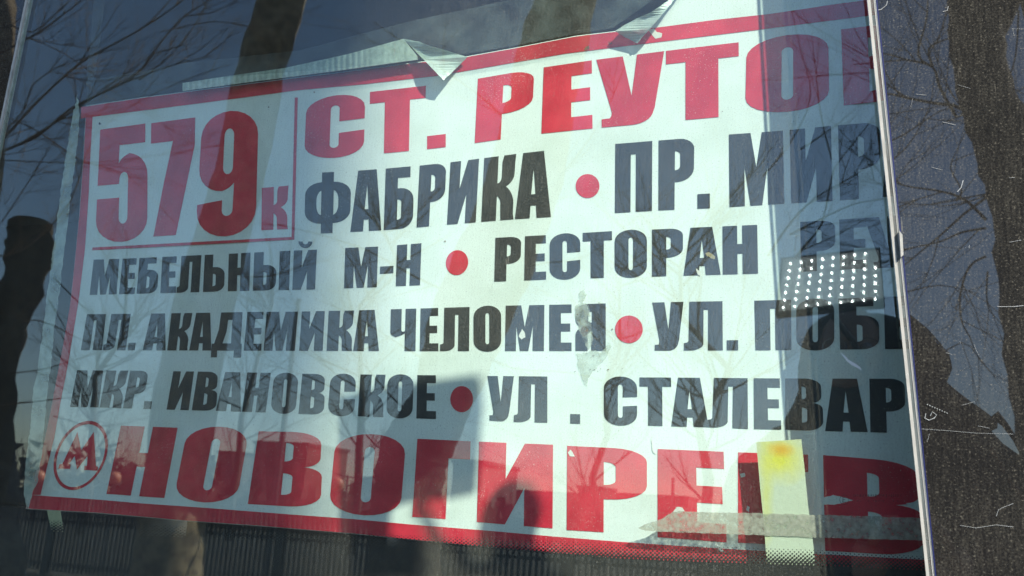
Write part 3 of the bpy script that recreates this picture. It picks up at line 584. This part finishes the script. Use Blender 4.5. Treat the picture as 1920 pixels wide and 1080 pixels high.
# ------------------------------------------------------------------ unseen casters added toward the sun, shaped to throw the square and round shadow
def sun_pt(px, py, t): return on_sheet(px, py) + SUN * t
casters = thing('shadow_casters', 'unseen black solids on an arm, added to cast shadows on the sign', 'mirror', (0.95, -0.0, 0.9))
def shade_solid(name, loop, t, th, M, parent):
    mb = MB(); mb.prism([sun_pt(x, y, t) for x, y in loop], SUN * th); return mb.build(name, M, parent)
shade_solid('square_caster', [(640,740),(700,728),(893,702),(903,712),(906,760),(901,830),(897,880),(893,926),(840,937),(790,941),(752,946),(734,956),(731,1000),(744,1012),(764,1030),(776,1060),(780,1120),(640,1120)], 1.22, 0.05, M_rubber, casters)
shade_solid('round_caster', [(896,1120),(896,1000),(901,968),(912,940),(930,918),(952,904),(976,900),(999,910),(1012,930),(1017,952),(1012,978),(1004,1005),(1000,1120)], 1.12, 0.04, M_rubber, casters)
ar = MB(); ar.tube([sun_pt(780, 945, 1.24), sun_pt(800, 975, 1.24), sun_pt(822, 1020, 1.24), sun_pt(850, 1100, 1.22), sun_pt(940, 1105, 1.22)], 0.0045, 8)
ar.tube([sun_pt(940, 1105, 1.24), Vector((0.75, -0.30, 1.2)), Vector((0.95, -0.002, 0.92))], 0.014, 10); ar.build('caster_arm', M_rubber, casters)

# ------------------------------------------------------------------ trees outside, seen mirrored in the glass
def spline(pts, n=4):
    out = []
    P = [pts[0]] + pts + [pts[-1]]
    for i in range(1, len(P) - 2):
        for k in range(n):
            t = k / n; a, b, c, d = P[i-1], P[i], P[i+1], P[i+2]
            out.append(tuple(.5 * (2*b[j] + (c[j]-a[j])*t + (2*a[j]-5*b[j]+4*c[j]-d[j])*t*t + (3*b[j]-a[j]-3*c[j]+d[j])*t**3) for j in range(len(b))))
    out.append(tuple(pts[-1])); return out
rt = random.Random(11)
def rand_dir(): return Vector((rt.gauss(0, 1), rt.gauss(0, 1), rt.gauss(0, 1))).normalized()
def grow(mb, p, d, L, r, depth, up=0.12):
    """a twig with side twigs, wandering and tapering"""
    n = 5; pts = [p]; q = p.copy(); dd = d.copy()
    for i in range(n):
        dd = (dd + rand_dir() * 0.16 + Vector((0, 0, up * .3))).normalized(); q = q + dd * (L / n); pts.append(q.copy())
    mb.tube(pts, [r * (1 - .75 * i / n) for i in range(n + 1)], 4 if r < .012 else 5, cap=False)
    if depth <= 0: return
    for k in range(rt.randint(3, 5)):
        i = rt.randint(1, n - 1); t = (pts[i + 1] - pts[i]).normalized()
        nd = (t + rand_dir() * 0.75 + Vector((0, 0, up))).normalized()
        grow(mb, pts[i], nd, L * rt.uniform(.45, .75), r * (1 - .75 * i / n) * .62, depth - 1, up)
def trunk_tree(name, label, cat, centre, yd, bark, twigm, limbs=(), top_extra=None, plane=0.0, rough=.06, twigs=0, group='trees mirrored in the window'):
    """centre: (px, py, half width px) down the trunk; limbs: lists of (px, py) with width"""
    base = refl(centre[-1][0], centre[-1][1], yd, plane)
    t = thing(name, label, cat, (base.x, base.y, 0), group)
    mb = MB(); sp = spline([tuple(c) for c in centre], 5)
    pts = [refl(c[0], c[1], yd, plane) for c in sp]; k = (yd + D + 2 * plane) / F
    rad = [(refl(c[0] + c[2], c[1], yd, plane).x - refl(c[0] - c[2], c[1], yd, plane).x) / 2 * math.cos(math.atan2(abs(refl(c[0], c[1], yd, plane).x), yd + D)) * (1 + rt.uniform(-rough, rough)) for c in sp]
    last = pts[-1]
    if last.z > 0:
        pts.append(Vector((last.x, last.y, last.z * .3))); rad.append(rad[-1] * 1.12); pts.append(Vector((last.x, last.y, -.05))); rad.append(rad[-1] * 1.4)
    mb.tube(pts, rad, 18); o = mb.build('trunk', bark, t, smooth=True)
    crown = MB()
    for wpx, ydl, lp in limbs:
        P = [refl(x, y, ydl, plane) for x, y in lp]; kk = (ydl + D + 2 * plane) / F
        P = [Vector(q) for q in spline([tuple(p) for p in P], 3)]
        n = len(P); lb = MB(); lb.tube(P, [wpx * kk * (1 - .7 * i / (n - 1)) for i in range(n)], 6); lb.build('limb', twigm, t, smooth=True)
        for j in range(twigs):
            i = rt.randint(1, n - 2); d = (P[i + 1] - P[i]).normalized()
            grow(crown, P[i], (d + rand_dir() * .8).normalized(), rt.uniform(.35, .95) * kk * 330, wpx * kk * .42, 2)
    if crown.v: crown.build('twigs', twigm, t, kind='stuff')
    return t
# brown leaning trunk left of centre, with the fan of limbs in the upper left
trunk_tree('tree', 'leaning brown tree trunk mirrored over the left part of the sign', 'tree',
    [(640,-600,40),(560,-200,45),(527,0,48),(488,130,46),(455,300,50),(420,430,54),(385,560,58),(356,700,60),(335,850,62),(320,1000,66),(305,1150,70),(285,1400,76)], 7.0, M_bark, M_twig,
    [(4.5,5.0,[(-60,300),(0,264),(60,200),(120,143),(165,108),(245,65),(330,10),(380,-40)]), (4.0,5.2,[(-70,320),(0,285),(70,255),(130,205),(200,170),(255,140),(300,80),(345,30),(390,0),(420,-40)]),
     (3.6,5.0,[(-50,290),(0,285),(50,262),(130,212),(160,190),(250,148),(330,120),(400,104)]), (3.4,4.8,[(-20,110),(35,82),(90,48),(120,25),(150,2),(175,-30)]),
     (2.4,5.5,[(0,255),(45,205),(60,160),(110,125),(165,108)]), (2.0,5.4,[(260,150),(300,120),(345,75),(385,10),(392,-30)]), (1.6,6,[(20,60),(120,100),(240,190),(330,250)]),
     (1.8,5.5,[(0,420),(60,330),(110,250),(150,210)]), (1.8,6,[(0,300),(160,305),(300,290),(420,270)]), (1.5,6,[(300,60),(400,40),(500,50),(600,10)]),
     (2.0,6,[(-10,620),(70,600),(160,640),(240,650),(310,640)]), (1.8,6,[(20,700),(90,690),(190,660),(300,640),(440,650)]), (2.0,5.6,[(0,760),(90,750),(200,735),(300,710),(420,650)]), (2.6,5.2,[(-40,480),(40,470),(130,380),(180,250),(300,170),(430,120)]), (2.2,5.2,[(-40,200),(60,240),(150,300),(240,330),(330,420)]), (1.5,5.6,[(100,780),(190,800),(300,775),(380,750)]),
     (2.0,6,[(280,480),(340,500),(470,520),(560,500),(600,470)]), (1.5,6,[(400,720),(480,700),(560,740),(700,780)])], twigs=11)
# dark trunk behind the middle of the sign
trunk_tree('tree', 'dark tree trunk mirrored behind the centre of the sign', 'tree',
    [(1250,-500,48),(1120,-200,56),(1060,0,60),(1022,150,64),(985,330,70),(930,480,74),(876,610,76),(835,735,58),(798,810,64),(772,870,66),(760,1000,68),(752,1200,72),(748,1300,76)], 9.0, M_bark_d, M_twig_d,
    [(3.2,8,[(870,560),(780,520),(690,470),(600,440),(520,420)]), (2.6,8,[(820,690),(740,640),(660,590),(590,560)]), (2.4,8,[(795,800),(730,740),(670,670),(600,620),(520,560)]),
     (2.8,8,[(1000,270),(900,180),(800,110),(700,40)]), (2.2,8,[(740,860),(690,820),(640,740),(560,700),(480,680)]), (2.4,8,[(955,400),(1050,330),(1130,220),(1180,100)]), (2.2,8,[(900,560),(990,500),(1100,480),(1200,400)]), (2.0,8,[(860,640),(960,690),(1080,700),(1200,740)]),
     (1.6,7,[(480,830),(560,790),(650,760),(700,690)]), (1.6,8,[(550,860),(690,900),(760,840),(880,790),(1000,830)])], twigs=5)
# big trunk at the right, in the door pane
trunk_tree('tree', 'thick dark trunk mirrored in the door pane at the right edge', 'tree',
    [(1800,-300,66),(1826,-100,60),(1832,0,60),(1828,90,52),(1848,200,54),(1890,300,66),(1930,400,82),(1960,520,98),(1990,700,112),(2025,900,116),(2045,1100,122),(2060,1700,130)], 5.0, M_bark_d, M_twig_d,
    [(17,5,[(1850,110),(1895,30),(1935,-60)]), (8,5,[(1870,230),(1905,330),(1930,460)]), (4,4.6,[(1830,235),(1787,215),(1750,210),(1700,200),(1660,192),(1600,196)]), (3.2,4.6,[(1790,235),(1760,180),(1747,143),(1700,130),(1655,118),(1600,120)]),
     (2.8,4.6,[(1747,143),(1740,110),(1765,95),(1781,90)]), (2.4,4.6,[(1747,143),(1720,120),(1735,60),(1738,10),(1730,-40)]), (3.2,4.6,[(1845,425),(1815,395),(1790,380),(1750,370),(1690,360),(1620,330)]), (2.6,4.6,[(1845,440),(1800,448),(1760,465),(1700,478),(1640,495)]),
     (2.4,4.6,[(1845,492),(1815,510),(1798,560),(1800,610),(1815,640),(1824,665)]), (1.8,4.6,[(1848,520),(1846,560),(1850,590),(1860,600)]), (2.2,4.6,[(1790,390),(1800,370),(1780,330),(1790,300)]),
     (2.4,4.8,[(1470,520),(1500,470),(1540,420),(1560,330),(1575,300),(1630,230),(1700,130)]), (2.8,4.8,[(1440,480),(1480,420),(1530,370),(1600,330),(1640,300)]), (2.4,4.8,[(1480,440),(1560,400),(1610,380),(1680,370)]), (2.0,4.8,[(1500,280),(1560,240),(1620,190)]),
     (1.8,4.8,[(1430,330),(1480,270),(1520,180),(1500,90),(1480,0)]), (1.8,4.8,[(1560,300),(1540,220),(1530,140),(1520,40)]), (1.6,4.8,[(1500,470),(1570,440),(1640,400)]), (2.0,4.6,[(1640,290),(1690,270),(1760,225),(1800,215)]), (1.8,4.6,[(1650,330),(1700,290),(1740,220),(1750,160)]), (1.8,4.6,[(1905,40),(1900,120),(1885,180),(1890,240)]),
     (1.6,4.6,[(1690,560),(1760,545),(1830,560)]), (1.6,4.6,[(1730,700),(1800,650),(1840,690)])], twigs=4)
# pollard at the left edge
trunk_tree('pollard_trunk', 'black cut-off trunk with flat top mirrored at the left edge', 'tree',
    [(58,414,42),(56,430,47),(54,480,46),(34,560,42),(4,640,42),(-16,760,46),(-22,900,54),(-18,1100,66),(-26,1350,74)], 6.0, M_bark_d, M_twig_d, [(2,6,[(100,520),(150,570),(190,610),(210,680)]), (1.6,6,[(90,560),(130,640),(120,720)])], twigs=3, rough=.12)
trunk_tree('tree', 'brown trunk mirrored in the dark pane at the top left corner', 'tree',
    [(-40,-300,36),(-8,-60,34),(2,30,30),(-4,140,28),(-26,300,34),(-60,600,46),(-90,1300,60)], 5.5, M_bark, M_twig, [(2.5,5.5,[(10,40),(60,60),(120,10),(160,-30)])], twigs=3)
# background crowns
for k, (px, yd, h, wpx) in enumerate(((150, 24, 9, 10), (430, 28, 10, 9), (660, 26, 11, 10), (1120, 30, 10, 9), (1330, 22, 9, 9))):
    b0 = refl(px, 1000, yd); t = thing('bare_tree', ['slim bare tree far behind the left column of letters', 'slim bare tree mirrored right of the route number', 'slim bare tree mirrored under the middle stop names', 'slim bare tree mirrored over the sunlit letters', 'slim bare tree mirrored at the right of the sunlit letters'][k], 'tree', (b0.x, b0.y, 0), 'slim bare trees beyond the fence')
    mb = MB(); pts = [Vector((b0.x + rt.uniform(-.15, .15) * j, b0.y, h * j / 7)) for j in range(8)]; mb.tube(pts, [.16 * (1 - j / 8.5) for j in range(8)], 8); mb.build('trunk', M_bark_d, t, smooth=True)
    tw = MB()
    for j in range(26):
        i = rt.randint(1, 6); p = pts[i].lerp(pts[i + 1], rt.random()); d = (Vector((rt.gauss(0, 1), rt.gauss(0, 1), .6))).normalized()
        grow(tw, p, d, rt.uniform(1.6, 3.2), .035, 2, .3)
    tw.build('twigs', M_twig_d, t, kind='stuff')

# unseen trunk added toward the sun; its soft shadow covers the sign's left
tc = sun_pt(330, 600, 13.5)
side = Vector((SUN.y, -SUN.x, 0)).normalized()
edge = sun_pt(665, 560, 13.5); half = 0.40
if side.dot(Vector((1, 0, 0))) < 0: side = -side
cen = edge - side * half
pt = thing('shade_trunk', 'unseen broad trunk added toward the sun to shade the left of the sign', 'tree', (cen.x, cen.y, 0))
mb = MB(); mb.tube([Vector((cen.x, cen.y, z)) for z in (-.05, .4, 2, 5, 8, 10, 12, 15)], [.62, .5, .44, .42, .41, .40, .38, .33], 24); mb.build('trunk', M_bark_d, pt, smooth=True)
tw = MB()
for j in range(24):
    grow(tw, Vector((cen.x, cen.y, rt.uniform(13.2, 15))), (rand_dir() + Vector((0, 0, 1))).normalized(), rt.uniform(1.5, 3), .05, 2, .4)
tw.build('twigs', M_twig_d, pt, kind='stuff')

# ------------------------------------------------------------------ fence, lamps, poles, houses
FY = 12.0
def fence_x(px): return refl(px, 1000, FY).x
fx0, fx1 = fence_x(-260), fence_x(1480)
fence = thing('picket_fence', 'long dark metal picket fence mirrored along the bottom edge', 'fence', ((fx0 + fx1) / 2, -FY, 0))
pk = MB(); pk.box((-.022, -.012, 0.06), (.022, .012, 1.33)); pk0 = pk.build('picket', M_fence, None)
pk0.parent = fence; pk0.location = (fx0 - fence.location.x, 0, 0)
n_pk = int((fx1 - fx0) / .088)
for i in range(1, n_pk):
    if i % 26 == 0: continue
    o = pk0.copy(); C.objects.link(o); o.location = (fx0 - fence.location.x + i * .088, 0, 0)
for z in (0.15, 0.86, 0.97):
    rb = MB(); rb.box((fx0, -FY - .03, z), (fx1, -FY - .0125, z + .05)); rb.build('rail', M_fencep, fence)
po = MB(); po.box((-.06, -.06, 0), (.06, .06, 1.37)); po0 = po.build('post', M_fencep, None); po0.parent = fence; po0.location = (fx0 - fence.location.x, 0, 0)
for i in range(26, n_pk, 26):
    o = po0.copy(); C.objects.link(o); o.location = (fx0 - fence.location.x + i * .088, 0, 0)
M_globe = mat('amber_globe', (0.75, 0.36, 0.22), 0.35)
for k, (px, py) in enumerate(((73, 893), (215, 896), (632, 908))):
    c = refl(px, py, 13.5); t = thing('globe_lamp', ['amber globe lamp mirrored in the lower left corner of the sign border', 'amber globe lamp mirrored over the foot of the first bottom letter', 'amber globe lamp mirrored over the fourth bottom letter'][k], 'lamp', (c.x, c.y, 0), 'amber globe lamps behind the fence')
    q = MB(); q.tube([Vector((c.x, c.y, 0)), Vector((c.x, c.y, c.z - .11))], .03, 10); q.build('pole', M_fencep, t)
    q = MB(); R = .115
    q.grid([[c + Vector((R * math.sin(math.pi * i / 12) * math.cos(2 * math.pi * j / 20), R * math.sin(math.pi * i / 12) * math.sin(2 * math.pi * j / 20), R * math.cos(math.pi * i / 12))) for j in range(21)] for i in range(13)])
    q.build('globe', M_globe, t, smooth=True)
M_pole = mat('grey_pole', (0.10, 0.10, 0.10), .5)
for k, (px, py, yd, r, lab) in enumerate(((560, 560, 16, .065, 'slender grey lamp post mirrored over the long stop name'), (652, 890, 60, .12, 'short far post mirrored above the skyline at left'), (1262, 896, 60, .12, 'short far post mirrored above the skyline at right'))):
    c = refl(px, py, yd); q = MB(); q.tube([Vector((c.x, c.y, -.05)), c], [r, r * .8], 10); tag(q.build('lamp_post', M_pole, None), lab, 'post')
M_h1 = mat('far_plaster', (0.16, 0.14, 0.13), .9); M_h2 = mat('far_brick', (0.12, 0.085, 0.07), .9); M_roof = mat('far_roof', (0.06, 0.055, 0.055), .8); M_win = mat('far_window', (0.03, 0.035, 0.045), .15)
def house(px0, px1, top, yd, label, M, gable=False, floors=3):
    a, b = refl(px0, top, yd), refl(px1, top, yd); t = thing('building', label, 'building', ((a.x + b.x) / 2, -yd, 0), 'houses mirrored behind the fence')
    h = a.z; q = MB(); q.box((a.x, -yd - 9, -.1), (b.x, -yd, h)); q.build('wall', M, t)
    q = MB()
    if gable:
        mx_ = (a.x + b.x) / 2; q.prism([(a.x - .3, -yd + .4, h), (b.x + .3, -yd + .4, h), (mx_, -yd + .4, h + (b.x - a.x) * .32)], (0, -9.8, 0))
    else: q.box((a.x - .2, -yd - 9.2, h + .003), (b.x + .2, -yd + .2, h + .35))
    q.build('roof', M_roof, t)
    nw = max(2, int((b.x - a.x) / 2.4)); first = None
    for f in range(floors):
        for i in range(nw):
            x = a.x + (b.x - a.x) * (i + .5) / nw; z = h * (f + .35) / floors
            if first is None:
                q = MB(); q.box((-.5, -.02, 0), (.5, .03, 1.3)); first = q.build('window', M_win, None); first.parent = t; o = first
            else: o = first.copy(); C.objects.link(o)
            o.location = (x - t.location.x, 0, z)
    return t
house(478, 578, 832, 95, 'flat-topped block mirrored behind the third bottom letter', M_h2, floors=4)
house(410, 455, 850, 110, 'lower pale block mirrored behind the second bottom letter', M_h1)
house(850, 905, 868, 80, 'stepped grey house mirrored left of the sunlit bottom letters', M_h1)
house(1085, 1128, 914, 150, 'far square block mirrored between sunlit bottom letters', M_h2)
house(950, 1075, 921, 150, 'long low far building on the mirrored skyline', M_h1, floors=2)
house(1130, 1290, 926, 160, 'long dark far building at the right of the mirrored skyline', M_h2, floors=2)
house(655, 712, 912, 120, 'small gabled house on the mirrored skyline', M_h2, gable=True, floors=2)
# far wood
fw = MB()
for k in range(900):
    px = rt.uniform(-300, 1500); yd = rt.uniform(60, 75); hgt = (2.2 if px > 380 else 4.8) * rt.uniform(.5, 1.1)
    b0 = refl(px, 1000, yd); x, y = b0.x, b0.y
    for j in range(3):
        z = rt.uniform(.2, 1) * hgt; r = .9
        p = Vector((x + rt.gauss(0, .6), y + rt.gauss(0, .6), z)); fw.face([p + rand_dir() * r, p + rand_dir() * r, p + rand_dir() * r])
    fw.tube([Vector((x, y, 0)), Vector((x + rt.gauss(0, .3), y, hgt + 1.2))], [.05, .02], 3, cap=False)
o = fw.build('distant_wood', M_wood, None, kind='stuff'); o['label'] = 'low brown line of far scrub on the mirrored horizon'; o['category'] = 'woods'

# ------------------------------------------------------------------ the person filming, mirrored in glass and door pane
M_jacket = mat('dark_jacket', (0.030, 0.026, 0.024), 0.8, noise=((0.018, 0.016, 0.016), 30, .4, .6), bump=.6, bscale=60)
M_skin = mat('skin', (0.42, 0.25, 0.18), 0.5); M_gear = mat('black_plastic', (0.02, 0.02, 0.022), .35); M_trous = mat('dark_trousers', (0.02, 0.022, 0.03), .85)
M_eye = mat('eye_white', (0.6, 0.6, 0.58), .2); M_lens = mat('spectacle_metal', (0.7, 0.7, 0.7), .15, metal=1); M_strap = mat('red_brown_strap', (0.16, 0.06, 0.05), .6)
PY = 1.16
pb = refl(1640, 1000, PY); person = thing('person', 'person in dark hooded jacket filming, mirrored right of the sign', 'person', (pb.x, -PY, 0))
k_ = (PY + D) / F
prof = [(588,1572,1618),(592,1555,1650),(604,1530,1686),(622,1514,1708),(648,1502,1738),(668,1498,1758),(690,1496,1776),(712,1496,1780),(732,1498,1770),(745,1494,1786),(765,1486,1812),(785,1474,1838),(800,1462,1858),(808,1450,1856),(818,1436,1848),(838,1414,1872),(862,1390,1902),(890,1368,1945),(930,1352,1985),(1000,1344,2004),(1100,1350,1996),(1250,1366,1976),(1400,1380,1960),(1560,1376,1966),(1720,1370,1972),(1800,1374,1968)]
jk = MB(); rings = []
for (y, xl, xr) in prof:
    a, b = refl(xl, y, PY), refl(xr, y, PY); c = (a + b) / 2; hw = (b.x - a.x) / 2; hd = min(hw * .95, .11 + .02 * min(1, max(0, (y - 780) / 100)))
    row = []
    for j in range(29):
        t = 2 * math.pi * j / 28; wob = 1 + .02 * math.sin(5 * t + y * .05) * (1 if y > 800 else .3)
        yy = c.y + hd * math.sin(t) * wob
        if y < 745 and math.sin(t) > 0:                       # the hood opens forward round the face
            face = max(0, 1 - ((c.x + hw * math.cos(t) - refl(1600, y, PY).x) / .075) ** 2) * max(0, min(1, (y - 606) / 30, (742 - y) / 25))
            yy -= face * hd * .65
        row.append(Vector((c.x + hw * math.cos(t) * wob, yy, c.z + .004 * math.sin(3 * t + y))))
    rings.append(row)
jk.grid(rings); jk.face([rings[-1][i] for i in range(28)]); jo = jk.build('jacket', M_jacket, person, smooth=True)
# face: one surface with brow, nose, cheeks, mouth and chin pushed out of an ovoid
fc = refl(1600, 680, PY); fc.y += .035; fm = MB(); rows = []
for i in range(25):
    th = math.pi * i / 24; row = []
    for j in range(33):
        ph = 2 * math.pi * j / 32; n = Vector((math.sin(th) * math.cos(ph), math.sin(th) * math.sin(ph), math.cos(th)))
        p = Vector((n.x * .070, n.y * .078, n.z * .108)); fr_ = max(0, n.y)
        if n.z < 0: p.x *= 1 + .28 * n.z
        gx = lambda x0, z0, sx, sz: math.exp(-((p.x - x0) / sx) ** 2 - ((p.z - z0) / sz) ** 2)
        p.y += fr_ * (.024 * gx(0, -.018, .011, .022) + .010 * gx(0, .012, .008, .02) - .011 * (gx(.028, .012, .014, .011) + gx(-.028, .012, .014, .011)) + .006 * gx(0, .032, .05, .010) + .007 * gx(0, -.052, .022, .006) - .004 * gx(0, -.060, .02, .003) + .007 * gx(0, -.066, .02, .006) + .010 * gx(0, -.092, .02, .014))
        row.append(fc + p)
    rows.append(row)
fm.grid(rows); fm.build('face', M_skin, person, smooth=True)
def ball(name, c, r, M, parent, sx=1, sy=1, sz=1):
    q = MB(); q.grid([[c + Vector((sx * r * math.sin(math.pi * i / 8) * math.cos(2 * math.pi * j / 12), sy * r * math.sin(math.pi * i / 8) * math.sin(2 * math.pi * j / 12), sz * r * math.cos(math.pi * i / 8))) for j in range(13)] for i in range(9)]); return q.build(name, M, parent, smooth=True)
for sx in (-1, 1):
    ball('eye', fc + Vector((sx * .028, .066, .012)), .0115, M_eye, person)
    q = MB(); cc = fc + Vector((sx * .030, .092, .010)); q.tube([cc + Vector((.022 * math.cos(a_), 0, .017 * math.sin(a_))) for a_ in [2 * math.pi * k / 20 for k in range(21)]], .0013, 5); q.build('spectacle_rim', M_lens, person)
for px, py in ((1753, 668), (1770, 684)):                     # metal bits added to give the glints at the hood edge
    c = refl(px, py, PY - .06); q = MB(); q.tube([c + Vector((-.006, 0, .010)), c + Vector((0, .004, 0)), c + Vector((.004, 0, -.012))], [.0015, .0035, .0012], 6); q.build('glint_bit', M_lens, person)
q = MB(); q.tube([refl(x, y, PY - .14) for x, y in ((1846,850),(1858,872),(1872,898),(1888,922),(1904,944))], .004, 6); q.build('strap', M_strap, person)
# arms raised to the camcorder, five bent fingers and a thumb on each hand
CAMP = Vector((0.03, -1.03, EZ - .01))
def arm(sx, sh_px, el_px):
    shp = refl(*sh_px, PY); elp = refl(*el_px, 1.12); wr = CAMP + Vector((sx * .075, .0, -.075))
    q = MB(); q.tube([shp, shp.lerp(elp, .5) + Vector((sx * .01, 0, 0)), elp, elp.lerp(wr, .5), wr], [.062, .058, .052, .046, .034], 14); q.build('sleeve', M_jacket, person, smooth=True)
    hd_ = MB(); hd_.tube([wr, wr + Vector((-sx * .008, .005, .03)), wr + Vector((-sx * .014, .012, .062)), wr + Vector((-sx * .016, .016, .080))], [.024, .031, .036, .030], 12)
    base = wr + Vector((-sx * .016, .014, .074))
    for f, L in enumerate((.062, .070, .066, .054)):
        b0 = base + Vector((0, .030 - .019 * f, .004)); hd_.tube([b0, b0 + Vector((-sx * .006, 0, L * .4)), b0 + Vector((-sx * .024, 0, L * .68)), b0 + Vector((-sx * .045, 0, L * .72))], [.0095, .009, .0085, .0065], 8)
    tb = wr + Vector((-sx * .006, .030, .030)); hd_.tube([tb, tb + Vector((-sx * .022, .016, .016)), tb + Vector((-sx * .042, .014, .026))], [.012, .0105, .008], 8)
    hd_.build('hand', M_skin, person, smooth=True)
arm(1, (1900, 935), (1925, 1180)); arm(-1, (1440, 930), (1400, 1180))
for sx, px in ((-1, 1560), (1, 1780)):
    hp = refl(px, 1780, PY); lg = MB(); z0 = hp.z + .06
    lg.tube([Vector((hp.x, -PY, z0)), Vector((hp.x + sx * .02, -PY + .03, z0 * .55)), Vector((hp.x + sx * .03, -PY, .10))], [.105, .075, .055], 14); lg.build('leg', M_trous, person, smooth=True)
    sho = MB(); sho.tube([Vector((hp.x + sx * .03, -PY - .07, .045)), Vector((hp.x + sx * .03, -PY, .05)), Vector((hp.x + sx * .035, -PY + .10, .045)), Vector((hp.x + sx * .04, -PY + .19, .032))], [.038, .048, .045, .028], 12); sho.build('shoe', M_gear, person, smooth=True)
# camcorder round the viewpoint (lens tip just behind the rendering camera)
cc = thing('video_camera', 'black video camera held up to the glass by the mirrored person', 'video camera', tuple(CAMP + Vector((0, 0, -.07))))
q = MB(); q.prism([CAMP + Vector(p) for p in ((-.045,.02,-.06),(.045,.02,-.06),(.045,.02,.05),(.03,.02,.065),(-.03,.02,.065),(-.045,.02,.05))], (0, -.24, 0)); q.build('camera_body', M_gear, cc)
q = MB(); q.tube([CAMP + Vector((0, .02, 0)), CAMP + Vector((0, .06, 0)), CAMP + Vector((0, .062, 0)), CAMP + Vector((0, .10, 0))], [.036, .036, .041, .041], 24); q.build('lens_barrel', M_gear, cc, smooth=False)
q = MB(); q.tube([CAMP + Vector((0, .0, .06)), CAMP + Vector((0, .0, .10)), CAMP + Vector((0, -.16, .10)), CAMP + Vector((0, -.16, .06))], .011, 10); q.build('carry_handle', M_gear, cc)
q = MB(); q.tube([refl(x, y, .98) for x, y in ((1812,1010),(1850,930),(1900,862),(1888,836),(1870,810),(1852,792))], [.004,.004,.004,.004,.005,.008], 8); q.build('boom_microphone', M_gear, cc)
# LED lamp
LY = .955
led = thing('led_light', 'lit LED lamp panel of bright dots mirrored in the shaded part of the sign', 'lamp', tuple(refl(1556, 600, LY)))
q = MB(); q.prism([refl(x, y, LY + .004) for x, y in ((1464,483),(1650,463),(1659,570),(1453,590))], (0, -.035, 0)); q.build('housing', M_gear, led)
M_diff = mat('led_diffuser', (0.62, 0.66, 0.66), .6, emit=.26)
q = MB(); q.prism([refl(x, y, LY + .0035) for x, y in ((1468,486),(1647,468),(1656,558),(1460,584))], (0, .002, 0)); q.build('diffuser', M_diff, led)
M_led = mat('led_dot', (0.95, 1.0, 1.0), .5, emit=30)
l0 = None
for r in range(7):
    for c in range(9):
        if c == 8 and r < 2: continue
        u, v = c / 8, r / 6
        x = (1482 * (1 - u) + 1642 * u) * (1 - v) + (1468 * (1 - u) + 1641 * u) * v; y = (493 * (1 - u) + 472 * u) * (1 - v) + (575.5 * (1 - u) + 560 * u) * v
        p = refl(x, y, LY)
        if l0 is None:
            q = MB(); q.tube([Vector((0, -.001, 0)), Vector((0, .0008, 0))], .0014, 10); l0 = q.build('led', M_led, None); o = l0
        else: o = l0.copy(); C.objects.link(o)
        o.parent = led; o.location = p - led.location
q = MB(); q.tube([refl(1560, 590, LY + .02), refl(1600, 640, LY + .05), CAMP + Vector((0, -.08, .14)), CAMP + Vector((0, -.08, .10))], .006, 8); q.build('bracket', M_gear, led)
